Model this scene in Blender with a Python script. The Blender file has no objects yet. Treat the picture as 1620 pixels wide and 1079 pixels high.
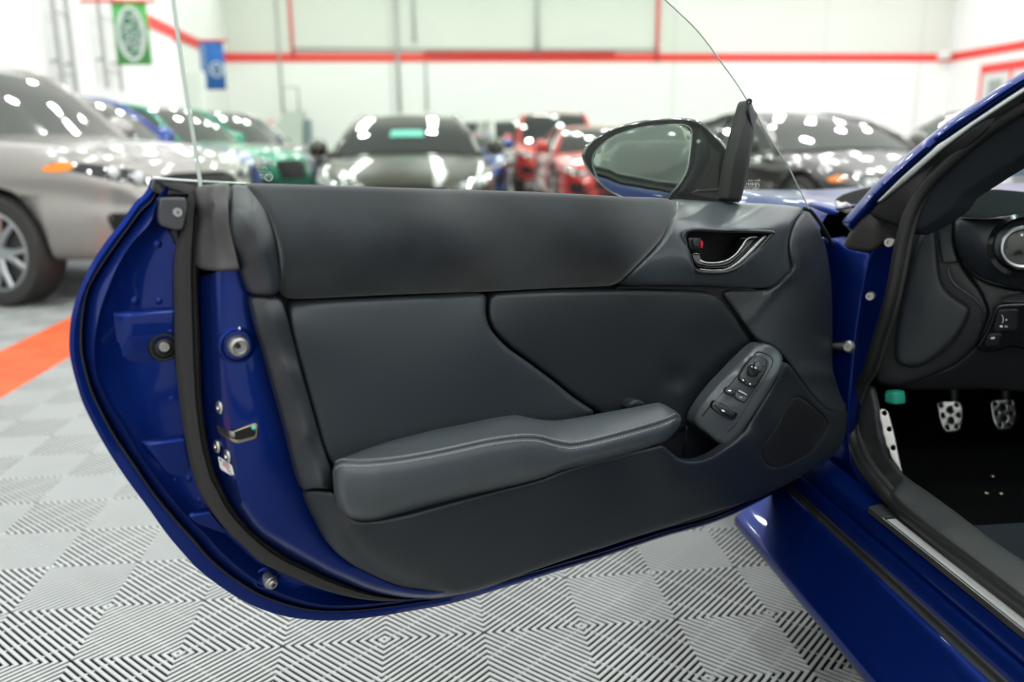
import bpy, bmesh, math, random
import numpy as np
from mathutils import Vector, Matrix
from mathutils.geometry import delaunay_2d_cdt
from mathutils.bvhtree import BVHTree

random.seed(7)
SC = bpy.context.scene
COL = SC.collection
PI = math.pi

# ------------------------------------------------------------------ camera, world, lights, exposure
F_PX, YAW, PITCH, ROLL, CAM_Z = 1332.165, 0.10337, 0.2262, -0.010484, 0.9578
_cy, _sy, _cp, _sp = math.cos(YAW), math.sin(YAW), math.cos(PITCH), math.sin(PITCH)
FWD = np.array([_sy*_cp, _cy*_cp, -_sp])
_r0 = np.array([_cy, -_sy, 0.0]); _u0 = np.cross(_r0, FWD)
RGT = math.cos(ROLL)*_r0 + math.sin(ROLL)*_u0
UPV = -math.sin(ROLL)*_r0 + math.cos(ROLL)*_u0
EYE = np.array([0.0, 0.0, CAM_Z])

cam = bpy.data.cameras.new('camera')
cam.sensor_width = 36.0
cam.lens = F_PX/1620*36
cam.clip_start = 0.02
cam.dof.use_dof = True
cam.dof.focus_distance = 1.28
cam.dof.aperture_fstop = 2.4
camo = bpy.data.objects.new('camera', cam)
COL.objects.link(camo)
M = Matrix.Identity(4)
for r in range(3):
    M[r][0] = RGT[r]; M[r][1] = UPV[r]; M[r][2] = -FWD[r]; M[r][3] = EYE[r]
camo.matrix_world = M
SC.camera = camo

SC.view_settings.view_transform = 'Standard'
SC.view_settings.look = 'None'
SC.view_settings.gamma = 1
SC.view_settings.use_curve_mapping = False
SC.view_settings.exposure = 0.0

W = bpy.data.worlds.new('world'); SC.world = W
W.use_nodes = True
W.node_tree.nodes['Background'].inputs[0].default_value = (0.9, 0.95, 1.0, 1)
W.node_tree.nodes['Background'].inputs[1].default_value = 0.05
SC.cycles.max_bounces = 8
SC.cycles.diffuse_bounces = 4
SC.cycles.glossy_bounces = 4
SC.cycles.transparent_max_bounces = 16
SC.cycles.caustics_reflective = False
SC.cycles.caustics_refractive = False
SC.cycles.sample_clamp_indirect = 6.0

# room: axes follow the floor tiles
XL, XR, YB, YF, ZC = -7.1, 21.6, 34.0, -14.0, 8.6
LAMP_W = 75.0
for ix in range(9):
    for iy in range(13):
        x = -5.6 + ix*3.2; y = -12 + iy*3.6
        l = bpy.data.lights.new('ceiling_light', 'AREA')
        l.shape = 'ELLIPSE'; l.size = 0.42; l.size_y = 0.32
        l.energy = LAMP_W; l.color = (0.965, 1.0, 0.985)
        lo = bpy.data.objects.new('ceiling_light', l); COL.objects.link(lo)
        lo.location = (x, y, ZC-0.5)

# ------------------------------------------------------------------ materials
def mat(name, col, rough=0.5, metal=0.0, coat=0.0, spec=0.5, sheen=0.0, bump=None, vary=None, emit=None):
    m = bpy.data.materials.new(name); m.use_nodes = True
    nt = m.node_tree; b = nt.nodes['Principled BSDF']
    b.inputs['Base Color'].default_value = (*col, 1)
    b.inputs['Roughness'].default_value = rough
    b.inputs['Metallic'].default_value = metal
    b.inputs['Coat Weight'].default_value = coat
    b.inputs['Coat Roughness'].default_value = 0.03
    b.inputs['Specular IOR Level'].default_value = spec
    b.inputs['Sheen Weight'].default_value = sheen
    if emit:
        b.inputs['Emission Color'].default_value = (*col, 1); b.inputs['Emission Strength'].default_value = emit
    tc = None
    if bump or vary:
        tc = nt.nodes.new('ShaderNodeTexCoord')
    if bump:                       # (scale, strength, distance)
        n = nt.nodes.new('ShaderNodeTexNoise'); n.inputs['Scale'].default_value = bump[0]
        n.inputs['Detail'].default_value = 2
        bp = nt.nodes.new('ShaderNodeBump'); bp.inputs['Strength'].default_value = bump[1]
        bp.inputs['Distance'].default_value = bump[2]
        nt.links.new(tc.outputs['Object'], n.inputs['Vector'])
        nt.links.new(n.outputs['Fac'], bp.inputs['Height'])
        nt.links.new(bp.outputs['Normal'], b.inputs['Normal'])
    if vary:                       # (scale, second colour, contrast lo, hi)
        n = nt.nodes.new('ShaderNodeTexNoise'); n.inputs['Scale'].default_value = vary[0]
        n.inputs['Detail'].default_value = 4
        rp = nt.nodes.new('ShaderNodeValToRGB')
        rp.color_ramp.elements[0].position = vary[2]; rp.color_ramp.elements[1].position = vary[3]
        rp.color_ramp.elements[0].color = (*col, 1); rp.color_ramp.elements[1].color = (*vary[1], 1)
        nt.links.new(tc.outputs['Object'], n.inputs['Vector'])
        nt.links.new(n.outputs['Fac'], rp.inputs['Fac'])
        nt.links.new(rp.outputs['Color'], b.inputs['Base Color'])
    return m

def glass_mat(name, tint, refl=1.0, rough=0.0):
    m = bpy.data.materials.new(name); m.use_nodes = True
    nt = m.node_tree; nt.nodes.clear()
    o = nt.nodes.new('ShaderNodeOutputMaterial'); mx = nt.nodes.new('ShaderNodeMixShader')
    t = nt.nodes.new('ShaderNodeBsdfTransparent'); g = nt.nodes.new('ShaderNodeBsdfGlossy')
    fr = nt.nodes.new('ShaderNodeFresnel'); fr.inputs['IOR'].default_value = 1.45
    mu = nt.nodes.new('ShaderNodeMath'); mu.operation = 'MULTIPLY'; mu.inputs[1].default_value = refl
    t.inputs['Color'].default_value = (*tint, 1); g.inputs['Roughness'].default_value = rough
    nt.links.new(fr.outputs[0], mu.inputs[0]); nt.links.new(mu.outputs[0], mx.inputs[0])
    nt.links.new(t.outputs[0], mx.inputs[1]); nt.links.new(g.outputs[0], mx.inputs[2])
    nt.links.new(mx.outputs[0], o.inputs[0])
    return m

def paint(name, col, metal=0.35, rough=0.35, coat=1.0, spec=0.5):
    return mat(name, col, rough, metal, coat, spec)

MT = dict(
    blue=paint('blue_pearl_paint', (0.0008, 0.0155, 0.150), 0.72, 0.36, 0.35, 0.2),
    plastic=mat('charcoal_grained_plastic', (0.0165, 0.0205, 0.0255), 0.42, bump=(900, 0.25, 0.0006)),
    plastic_dk=mat('dark_grained_plastic', (0.011, 0.013, 0.016), 0.45, bump=(900, 0.25, 0.0006)),
    plastic_br=mat('brown_grey_plastic', (0.024, 0.0225, 0.024), 0.45, bump=(900, 0.2, 0.0005)),
    plastic_lt=mat('grey_satin_plastic', (0.046, 0.054, 0.062), 0.28, bump=(1200, 0.12, 0.0004)),
    suede=mat('charcoal_suede', (0.008, 0.0105, 0.013), 0.95, spec=0.1, sheen=0.35, bump=(1500, 0.4, 0.0006),
              vary=(9, (0.020, 0.0245, 0.029), 0.35, 0.68)),
    leather=mat('grey_leather', (0.056, 0.066, 0.075), 0.36, bump=(700, 0.25, 0.0007)),
    vinyl_low=mat('dark_slate_moulded_vinyl', (0.0095, 0.0135, 0.0185), 0.48, bump=(800, 0.35, 0.0007)),
    vinyl=mat('charcoal_vinyl', (0.0135, 0.0190, 0.0245), 0.48, bump=(800, 0.35, 0.0007)),
    vinyl_dk=mat('black_vinyl', (0.0075, 0.0105, 0.0140), 0.48, bump=(800, 0.3, 0.0006)),
    thread=mat('grey_thread', (0.34, 0.35, 0.35), 0.7),
    rubber=mat('black_rubber', (0.0065, 0.0065, 0.007), 0.55),
    rubber_gr=mat('grey_foam_rubber', (0.022, 0.021, 0.020), 0.7),
    black=mat('black_gloss_plastic', (0.006, 0.006, 0.007), 0.15, coat=0.5),
    void=mat('black_matt', (0.003, 0.003, 0.003), 0.9),
    steel=mat('brushed_steel', (0.55, 0.54, 0.52), 0.32, 1.0),
    zinc=mat('grey_zinc', (0.36, 0.35, 0.34), 0.4, 0.9),
    chrome=mat('satin_chrome', (0.50, 0.52, 0.53), 0.30, 1.0),
    silverbar=mat('silver_insert', (0.62, 0.63, 0.62), 0.42, 0.6),
    white=mat('white_print', (0.75, 0.75, 0.75), 0.5),
    mark=mat('white_glass_mark', (0.5, 0.52, 0.5), 0.6),
    ink=mat('dark_ink', (0.05, 0.05, 0.06), 0.6),
    redink=mat('red_ink', (0.6, 0.06, 0.04), 0.6),
    red=mat('red_gloss', (0.55, 0.02, 0.03), 0.4),
    brass=mat('yellow_zinc', (0.45, 0.40, 0.26), 0.3, 1.0),
    glass=glass_mat('green_tinted_glass', (0.80, 0.87, 0.80), 0.4),
    glassedge=mat('glass_edge', (0.42, 0.50, 0.44), 0.2),
    mirror=mat('mirror_silver', (0.55, 0.62, 0.58), 0.01, 1.0),
    screen=glass_mat('windscreen_glass', (0.62, 0.80, 0.78), 1.0),
    tape=mat('masking_tape', (0.72, 0.70, 0.66), 0.7, vary=(60, (0.5, 0.48, 0.45), 0.4, 0.7)),
    carpet=mat('black_carpet', (0.004, 0.004, 0.0045), 1.0, spec=0.05, bump=(1600, 0.8, 0.002)),
    carpet_gr=mat('grey_carpet', (0.030, 0.036, 0.042), 1.0, spec=0.05, bump=(1600, 0.8, 0.002)),
    fuzz=mat('dash_mat_fleece', (0.018, 0.019, 0.020), 1.0, spec=0.05, bump=(500, 1.0, 0.004)),
    scuffed=mat('scuffed_plastic', (0.012, 0.013, 0.0135), 0.55, vary=(14, (0.030, 0.028, 0.026), 0.55, 0.75), bump=(500, 0.3, 0.0006)),
    green=mat('green_connector', (0.01, 0.30, 0.20), 0.45),
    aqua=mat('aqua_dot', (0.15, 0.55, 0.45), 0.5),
    grille_cloth=mat('speaker_mesh', (0.012, 0.013, 0.015), 0.6),
    tile=mat('light_grey_tile', (0.45, 0.462, 0.46), 0.42, vary=(3.0, (0.41, 0.422, 0.42), 0.3, 0.7)),
    tile_or=mat('orange_tile', (0.95, 0.17, 0.06), 0.42),
    under=mat('dark_underfloor', (0.016, 0.017, 0.017), 0.9),
    wall=mat('white_wall_paint', (0.86, 0.86, 0.84), 0.6),
    wall_up=mat('pale_grey_wall_paint', (0.66, 0.67, 0.62), 0.6),
    wall_dk=mat('charcoal_wall_paint', (0.03, 0.03, 0.03), 0.7),
    stripe=mat('red_wall_stripe', (0.78, 0.055, 0.045), 0.5),
    ceil=mat('ceiling_paint', (0.6, 0.6, 0.58), 0.8),
    tyre=mat('tyre_rubber', (0.022, 0.021, 0.020), 0.6),
    rim=mat('rim_alloy', (0.40, 0.41, 0.43), 0.3, 0.9),
    rim_dk=mat('rim_dark_alloy', (0.04, 0.04, 0.045), 0.3, 0.8),
    lens=mat('headlamp_lens', (0.32, 0.33, 0.34), 0.08, 0.7, coat=1.0),
    lens_dk=mat('smoked_lens', (0.05, 0.05, 0.055), 0.06, 0.3, coat=1.0),
    carglass=mat('dark_car_glass', (0.022, 0.026, 0.028), 0.03, 0.0, coat=1.0, spec=1.0),
    carglass_lt=mat('pale_car_glass', (0.10, 0.11, 0.10), 0.05, 0.2, coat=1.0, spec=1.0),
    amber=mat('amber_lens', (0.95, 0.24, 0.01), 0.25),
    pipe=mat('grey_conduit', (0.42, 0.43, 0.42), 0.5),
    lead=mat('grey_wall_seam', (0.55, 0.55, 0.53), 0.7),
    ban_green=mat('green_banner_cloth', (0.10, 0.42, 0.11), 0.8),
    ban_dkgreen=mat('dark_green_print', (0.03, 0.20, 0.09), 0.8),
    ban_blue=mat('blue_banner_cloth', (0.012, 0.13, 0.46), 0.8),
    print_white=mat('white_banner_print', (0.70, 0.74, 0.72), 0.8),
    poster=mat('poster_paper', (0.70, 0.70, 0.68), 0.7),
    poster_gr=mat('poster_grey_print', (0.32, 0.36, 0.34), 0.7),
    cabinet=mat('pale_blue_grey_steel', (0.20, 0.27, 0.30), 0.5),
    bench=mat('grey_green_steel', (0.42, 0.46, 0.42), 0.5),
)

# ------------------------------------------------------------------ object helpers
def link(o, parent=None):
    COL.objects.link(o)
    if parent is not None: o.parent = parent
    return o

def root_loc(p):
    while p is not None and p.parent is not None: p = p.parent
    return np.array(p.location) if p is not None else np.zeros(3)

def mk(name, v, f, m, parent=None, smooth=True, local=False, kind=None, sharp=None):
    me = bpy.data.meshes.new(name)
    v = np.asarray(v, float)
    if parent is not None and not local: v = v - root_loc(parent)
    me.from_pydata([tuple(p) for p in v], [], [tuple(int(i) for i in q) for q in f])
    me.materials.append(MT[m] if isinstance(m, str) else m)
    if smooth:
        me.polygons.foreach_set('use_smooth', [True]*len(me.polygons))
    me.update()
    if smooth and sharp: me.set_sharp_from_angle(angle=math.radians(sharp))
    o = bpy.data.objects.new(name, me)
    if kind: o['kind'] = kind
    return link(o, parent)

def tag(o, label=None, cat=None, group=None, kind=None):
    if label: o['label'] = label
    if cat: o['category'] = cat
    if group: o['group'] = group
    if kind: o['kind'] = kind
    return o

def empty(name, loc, rz=0):
    o = bpy.data.objects.new(name, None); o.location = loc; o.rotation_euler = (0, 0, rz)
    o.empty_display_size = 0.2
    return link(o)

def box(lo, hi):
    x0, y0, z0 = lo; x1, y1, z1 = hi
    v = [(x0,y0,z0),(x1,y0,z0),(x1,y1,z0),(x0,y1,z0),(x0,y0,z1),(x1,y0,z1),(x1,y1,z1),(x0,y1,z1)]
    f = [(0,3,2,1),(4,5,6,7),(0,1,5,4),(1,2,6,5),(2,3,7,6),(3,0,4,7)]
    return v, f

class MB:
    def __init__(s): s.v = []; s.f = []
    def add(s, vf):
        b = len(s.v); s.v += [tuple(p) for p in vf[0]]; s.f += [tuple(i+b for i in q) for q in vf[1]]; return s
    def build(s, name, m, parent=None, **k): return mk(name, s.v, s.f, m, parent, **k)

def frame_of(n):
    n = np.asarray(n, float); n = n/np.linalg.norm(n)
    a = np.array([0,0,1.0]) if abs(n[2]) < .9 else np.array([1.0,0,0])
    x = np.cross(a, n); x /= np.linalg.norm(x)
    return x, np.cross(n, x), n

def lathe(c, axis, prof, seg=24):
    """prof: (radius, height along axis) pairs"""
    x, y, n = frame_of(axis); c = np.asarray(c, float)
    v = []; f = []
    for r, h in prof:
        for k in range(seg):
            a = 2*PI*k/seg
            v.append(c + n*h + (x*math.cos(a)+y*math.sin(a))*r)
    for i in range(len(prof)-1):
        for k in range(seg):
            k2 = (k+1) % seg
            f.append((i*seg+k, i*seg+k2, (i+1)*seg+k2, (i+1)*seg+k))
    f.append(tuple(range((len(prof)-1)*seg, len(prof)*seg)))
    f.append(tuple(reversed(range(seg))))
    return v, f

def tube(pts, r, seg=10, closed=False, flat=1.0, up=(0,0,1)):
    p = np.asarray(pts, float); n = len(p); up = np.asarray(up, float)
    v = []; f = []
    rr = r if hasattr(r, '__len__') else [r]*n
    for i in range(n):
        a = p[(i-1) % n] if (closed or i > 0) else p[i]
        b = p[(i+1) % n] if (closed or i < n-1) else p[i]
        t = b-a; t /= (np.linalg.norm(t)+1e-12)
        s = np.cross(t, up); s /= (np.linalg.norm(s)+1e-9); w = np.cross(s, t)
        for k in range(seg):
            an = 2*PI*k/seg
            v.append(p[i] + s*math.cos(an)*rr[i] + w*math.sin(an)*rr[i]*flat)
    for i in range(n if closed else n-1):
        j = (i+1) % n
        for k in range(seg):
            k2 = (k+1) % seg
            f.append((i*seg+k, i*seg+k2, j*seg+k2, j*seg+k))
    if not closed:
        f.append(tuple(reversed(range(seg)))); f.append(tuple(range((n-1)*seg, n*seg)))
    return v, f

def resample(pts, n, closed=False):
    p = np.asarray(pts, float)
    if closed: p = np.vstack([p, p[:1]])
    d = np.r_[0, np.cumsum(np.linalg.norm(np.diff(p, axis=0), axis=1))]
    t = np.linspace(0, d[-1], n+1 if closed else n)
    if closed: t = t[:-1]
    return np.stack([np.interp(t, d, p[:, k]) for k in range(p.shape[1])], 1)

def catmull(pts, k=8, closed=False):
    p = np.asarray(pts, float); n = len(p); out = []
    for i in range(n if closed else n-1):
        p1, p2 = p[i], p[(i+1) % n]
        p0 = p[i-1] if (closed or i > 0) else 2*p1-p2
        p3 = p[(i+2) % n] if (closed or i < n-2) else 2*p2-p1
        for j in range(k):
            t = j/k
            out.append(0.5*((2*p1)+(-p0+p2)*t+(2*p0-5*p1+4*p2-p3)*t*t+(-p0+3*p1-3*p2+p3)*t**3))
    if not closed: out.append(p[-1])
    return np.array(out)

def soften(pts, cap, it=2):
    """rounds the corners of a closed outline, cutting at most cap from each side"""
    p = np.asarray(pts, float)
    for _ in range(it):
        q = []
        n = len(p)
        for i in range(n):
            for o in (i-1, (i+1) % n):
                d = p[o]-p[i]; L = np.linalg.norm(d)+1e-9
                q.append(p[i] + d/L*min(cap, L*0.27))
        p = np.array(q); cap *= 0.45
    return p

def tps(ctrl):
    c = np.asarray(ctrl, float); P = c[:, :2]/100; z = c[:, 2]; n = len(c)
    def U(r): return np.where(r > 1e-9, r*r*np.log(r+1e-12), 0)
    D = np.linalg.norm(P[:, None]-P[None], axis=2)
    A = np.zeros((n+3, n+3)); A[:n, :n] = U(D) + np.eye(n)*1e-4
    A[:n, n] = 1; A[:n, n+1:] = P; A[n, :n] = 1; A[n+1:, :n] = P.T
    w = np.linalg.solve(A, np.r_[z, 0, 0, 0])
    def fn(q):
        q = np.asarray(q, float)/100
        d = np.linalg.norm(q[:, None]-P[None], axis=2)
        return U(d)@w[:n] + w[n] + q@w[n+1:]
    return fn

def seg_dist(q, loop):
    a = loop; b = np.roll(loop, -1, axis=0); ab = b-a
    best = np.full(len(q), 1e9)
    for i in range(0, len(q), 4000):
        qq = q[i:i+4000]
        t = np.clip(((qq[:, None]-a[None])*ab[None]).sum(2)/((ab**2).sum(1)[None]+1e-12), 0, 1)
        d = np.linalg.norm(qq[:, None]-(a[None]+t[..., None]*ab[None]), axis=2)
        best[i:i+4000] = d.min(1)
    return best

def inside(q, loop):
    x, y = q[:, 0], q[:, 1]; r = np.zeros(len(q), bool); n = len(loop)
    for i in range(n):
        x1, y1 = loop[i]; x2, y2 = loop[(i+1) % n]
        if y1 == y2: continue
        c = ((y1 > y) != (y2 > y)) & (x < (x2-x1)*(y-y1)/(y2-y1)+x1)
        r ^= c
    return r

# ---- geometry of the place: rays of the survey camera met with the real planes of the things
def ray(px, py): return FWD + RGT*(px-810)/F_PX - UPV*(py-539.5)/F_PX
def on_plane(px, py, P0, n):
    d = ray(px, py); return EYE + d*((np.asarray(P0)-EYE)@n)/(d@n)

class Plane:
    def __init__(s, P0, n):
        s.P0 = np.asarray(P0, float); s.n = np.asarray(n, float)/np.linalg.norm(n)
    def __call__(s, px, py, d=0.0): return on_plane(px, py, s.P0+s.n*d, s.n)

DOOR = Plane((-.122, 1.148, 0), (.419, -.908, 0))
GLASS = Plane(DOOR(700, 300, 0.035), np.array([.419, -.908, 0.0])*0.998+np.array([0, 0, 0.06]))
def side(x): return Plane((x, 0, 0), (-1, 0, 0))

def panel(name, outline, depth, m, parent, P=None, r=7, drop=0.006, grid=12, cap=8, holes=(), hole_drop=None, skirt=0.015, sm=2, bump=None):
    """a moulded panel: outline (with holes) on plane P, relief depth(px,py), edges rolled back over r"""
    P = P or DOOR
    loops = [soften(outline, cap, sm)] + [soften(h, cap, sm) for h in holes]
    L2 = []
    for lp in loops:
        per = np.linalg.norm(np.roll(lp, -1, axis=0)-lp, axis=1).sum()
        L2.append(resample(lp, max(12, int(per/max(3.0, grid*.5))), True))
    loops = L2
    fn = depth if callable(depth) else (tps(depth) if hasattr(depth, '__len__') else (lambda q: np.full(len(q), float(depth))))
    lo = loops[0].min(0); hi = loops[0].max(0)
    gx, gy = np.meshgrid(np.arange(lo[0], hi[0], grid), np.arange(lo[1], hi[1], grid))
    g = np.stack([gx.ravel(), gy.ravel()], 1); g[:, 0] += (np.round((g[:, 1]-lo[1])/grid) % 2)*grid*.5
    rings = []
    for lp in loops:
        t = np.roll(lp, -1, axis=0)-np.roll(lp, 1, axis=0); t /= np.linalg.norm(t, axis=1)[:, None]+1e-9
        nn = np.stack([-t[:, 1], t[:, 0]], 1)
        for k in (0.12, 0.35, 0.65, 1.0):
            for sgn in (-1, 1):
                rings.append((lp + sgn*nn*r*k, r*k))
    def ok(q, mind):
        keep = inside(q, loops[0])
        for h in loops[1:]: keep &= ~inside(q, h)
        q = q[keep]
        d = np.min([seg_dist(q, lp) for lp in loops], axis=0) if len(q) else np.zeros(0)
        return q[d > mind]
    inner = [ok(g, r*1.15+grid*.25)]
    for q, dd in rings: inner.append(ok(q, dd*0.93))
    inner = np.vstack(inner)
    allp = np.vstack(loops+[inner])
    edges = []; base = 0
    for lp in loops:
        n = len(lp); edges += [(base+i, base+(i+1) % n) for i in range(n)]; base += n
    out = delaunay_2d_cdt([Vector(p) for p in allp], edges, [], 1, 1e-4)
    V2 = np.array([tuple(p) for p in out[0]]); tris = [tuple(t) for t in out[2]]
    if len(loops) > 1:
        ctr = np.array([V2[list(t)].mean(0) for t in tris])
        bad = np.zeros(len(tris), bool)
        for h in loops[1:]: bad |= inside(ctr, h)
        tris = [t for t, b in zip(tris, bad) if not b]
    d0 = seg_dist(V2, loops[0]); x = np.clip(d0/r, 0, 1)
    dep = fn(V2) - drop*(1-np.sqrt(np.maximum(0, 1-(1-x)**2)))
    for h in loops[1:]:
        x = np.clip(seg_dist(V2, h)/r, 0, 1)
        dep = dep - (drop if hole_drop is None else hole_drop)*(1-np.sqrt(np.maximum(0, 1-(1-x)**2)))
    if bump is not None: dep = dep + bump(V2)
    V = np.array([P(p[0], p[1], d) for p, d in zip(V2, dep)])
    # orient faces toward the plane normal
    F = []
    for t in tris:
        a, b, c = V[list(t)]
        F.append(t if np.cross(b-a, c-a)@P.n > 0 else (t[0], t[2], t[1]))
    if skirt:
        ec = {}
        for t in F:
            for i in range(3):
                k = (t[i], t[(i+1) % 3]); ec[k] = 1
        bd = [k for k in ec if (k[1], k[0]) not in ec]
        vi = {}
        V = list(V)
        for a, b in bd:
            for q in (a, b):
                if q not in vi: vi[q] = len(V); V.append(V[q]-P.n*skirt)
            F.append((b, a, vi[a], vi[b]))
    return mk(name, V, F, m, parent, sharp=50)

def fan(pts, n=200, c=(720, 350)):
    """resamples a curve at n equal steps of direction as seen from c, so that curves about c match"""
    q = catmull(pts, 8); a = np.arctan2(q[:, 1]-c[1], q[:, 0]-c[0]); a = np.where(a < -.6, a+2*PI, a)
    a = np.minimum.accumulate(a)
    t = np.linspace(a[0], a[-1], n)
    return [(np.interp(-x, -a, q[:, 0]), np.interp(-x, -a, q[:, 1])) for x in t]

def loft(name, rows, m, parent, n=80, P=None, smooth_k=6, flip=None, sharp=None, raw=False):
    """rows: list of (polyline px, depth const or (start,end) or per-point list); lofted in order"""
    P = P or DOOR
    V = []; F = []
    for pts, d in rows:
        pts = np.asarray(pts, float)
        dd = np.full(len(pts), d, float) if not hasattr(d, '__len__') else (np.interp(np.linspace(0, 1, len(pts)), np.linspace(0, 1, len(d)), d))
        q = np.c_[pts, dd*1000]
        if not raw: q = resample(catmull(q, smooth_k), n)
        V += [P(a, b, c/1000) for a, b, c in q]
    V = np.array(V)
    for i in range(len(rows)-1):
        for k in range(n-1):
            F.append((i*n+k, i*n+k+1, (i+1)*n+k+1, (i+1)*n+k))
    if F:
        a, b, c = V[list(F[len(F)//2][:3])]
        if np.cross(b-a, c-a)@P.n < 0: F = [tuple(reversed(q)) for q in F]
    return mk(name, V, F, m, parent, sharp=sharp)

def px_tube(name, pts, d, r, m, parent, P=None, seg=10, k=6, flat=1.0, closed=False):
    P = P or DOOR
    pts = np.asarray(pts, float)
    dd = d if hasattr(d, '__len__') else [d]*len(pts)
    q = catmull(np.c_[pts, np.asarray(dd)*1000], k, closed)
    w = [P(a, b, c/1000) for a, b, c in q]
    return mk(name, *tube(w, r, seg, closed, flat, up=P.n), m, parent, sharp=60)

def px_disc(name, px, py, d, prof, m, parent, P=None, axis=None, seg=24):
    P = P or DOOR
    return mk(name, *lathe(P(px, py, d), P.n if axis is None else axis, prof, seg), m, parent, sharp=35)

def text_mesh(s, size, m, parent, loc, xdir, ydir, name='lettering', ext=0.0, local=False, align='CENTER', sx=1.0):
    cu = bpy.data.curves.new('t', 'FONT'); cu.body = s; cu.size = size; cu.align_x = align; cu.align_y = 'CENTER'; cu.extrude = ext
    to = bpy.data.objects.new('t', cu); COL.objects.link(to)
    me = bpy.data.meshes.new_from_object(to.evaluated_get(bpy.context.evaluated_depsgraph_get()))
    bpy.data.objects.remove(to)
    xd = np.asarray(xdir, float); yd = np.asarray(ydir, float); zd = np.cross(xd, yd)
    v = [np.asarray(loc) + xd*p.co[0]*sx + yd*p.co[1] + zd*p.co[2] for p in me.vertices]
    f = [tuple(p.vertices) for p in me.polygons]
    bpy.data.meshes.remove(me)
    return mk(name, v, f, m, parent, smooth=False, local=local)

# ------------------------------------------------------------------ the hall
def struct(name, vf, m, parent=None, **k):
    o = mk(name, *vf, m, parent, smooth=False, **k)
    if parent is None: o['kind'] = 'structure'
    return o

floor = struct('floor', box((XL, YF, -0.06), (XR, YB, -0.0225)), 'under')
wall_back = struct('wall_back', box((XL-.2, YB, -0.06), (XR+.2, YB+.2, ZC)), 'wall')
wall_left = struct('wall_left', box((XL-.2, YF, -0.06), (XL, YB, ZC)), 'wall')
wall_right = struct('wall_right', box((XR, YF, -0.06), (XR+.2, YB, ZC)), 'wall')
wall_front = struct('wall_front', box((XL-.2, YF-.2, -0.06), (XR+.2, YF, ZC)), 'wall')
ceiling = struct('ceiling', box((XL-.2, YF-.2, ZC), (XR+.2, YB+.2, ZC+.15)), 'ceil')

BW = Plane((0, YB, 0), (0, -1, 0)); LW = Plane((XL, 0, 0), (1, 0, 0)); RW = Plane((XR, 0, 0), (-1, 0, 0))
ZS = BW(800, 91.5)[2]
struct('trim_1', box((XL, YB-.03, ZS-.15), (XR, YB, ZS+.17)), 'stripe')
struct('trim_2', box((XL, 23.2, ZS-.15), (XL+.03, YB, ZS+.17)), 'stripe')
struct('trim_3', box((XR-.03, 6, ZS-.15), (XR, YB, ZS+.17)), 'stripe')
mk('upper_wall_panel', *box((XL, YB-.01, ZS+.1), (XR, YB, ZC)), 'wall_up', wall_back, smooth=False)
for px in (1303, 1066, 618, 1455):                       # precast wall panel joints
    p = BW(px, 100)
    mk('wall_joint', *box((p[0]-.03, YB-.012, 0), (p[0]+.03, YB, ZC)), 'lead', wall_back, smooth=False)
def wall_pipe(name, px, y0, y1, r, m, label, cat='pipe', plane=BW, head=False, group=None):
    a, b = plane(px, y0, r*1.3), plane(px, y1, r*1.3)
    b[0] = a[0]; b[1] = a[1]
    mb = MB().add(tube([a, (a+b)/2, b], r, 8, up=(1, 0, 0)))
    o = mb.build(name, m)
    if head: mk('junction_box', *box(b-np.array([.09, .06, .12]), b+np.array([.09, .06, .02])), 'pipe', o, smooth=False)
    return tag(o, label, cat, group)
wall_pipe('drop_conduit', 652, -40, 60, 0.05, 'pipe', 'thin grey conduit ending in a box above the red stripe on the back wall', head=True)
wall_pipe('wall_conduit', 624, -40, 178, 0.06, 'pipe', 'grey conduit running the full height of the back wall above the dark sedan')
wall_pipe('wall_conduit', 850, -40, 85, 0.08, 'pipe', 'grey downpipe on the back wall stopping at the stripe above the red SUV')
wall_pipe('wall_conduit', 673, 97, 175, 0.04, 'pipe', 'short grey conduit below the red stripe above the dark sedan')
wall_pipe('sprinkler_pipe', 1043, -40, 97, 0.065, 'stripe', 'red sprinkler riser on the back wall above the door mirror')
wall_pipe('sprinkler_pipe', 455, -40, 90, 0.05, 'stripe', 'thin dull red pipe near the left corner of the back wall')
wall_pipe('wall_conduit', 433, -40, 180, 0.04, 'pipe', 'thin grey conduit beside the dull red pipe near the hall corner')
a, b = BW(466, 77, .06), BW(1036, 79, .06)
tag(mk('conduit_run', *tube([a, (a+b)/2, b], .045, 8), 'pipe'), 'long level grey conduit just above the red stripe on the back wall', 'pipe')
a = BW(672, 90, 0.0); b = BW(972, 90, 0.0)
tag(mk('wall_rail', *box((a[0], YB-.16, ZS+.12), (b[0], YB-.03, ZS+.2)), 'stripe'), 'dark red rail lying along the top of the red stripe', 'rail')

# projecting banners on red poles
def banner(name, y, pxs, m, label, pole_ext, dy=0.0):
    pl = Plane((0, y, 0), (0, -1, 0))
    (x0, y0), (x1, y1) = pxs
    A, B = pl(x0, y0), pl(x1, y0); C = pl((x0+x1)/2+7, y1)
    t = empty(name, (A[0], y, C[2]))
    w = B[0]-A[0]; n = 16; v = []; f = []
    for j in range(2):
        for i in range(n+1):
            u = i/n
            v.append((A[0]+w*u, y+.02*math.sin(u*9), A[2] if j == 0 else C[2]))
    for i in range(n): f.append((i, i+1, n+2+i, n+1+i))
    cl = mk('cloth', v, f, m, t)
    sol = cl.modifiers.new('s', 'SOLIDIFY'); sol.thickness = .006
    mk('pole', *tube([(XL, y, A[2]+.03), (A[0], y, A[2]+.03), (B[0]+pole_ext, y, A[2]+.03)], .035, 8), 'stripe', t)
    tag(t, label, 'banner')
    return t, cl, (A+B)/2*np.array([1, 1, 0])+np.array([0, 0, (A[2]+C[2])/2]), w, A[2]-C[2]
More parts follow.
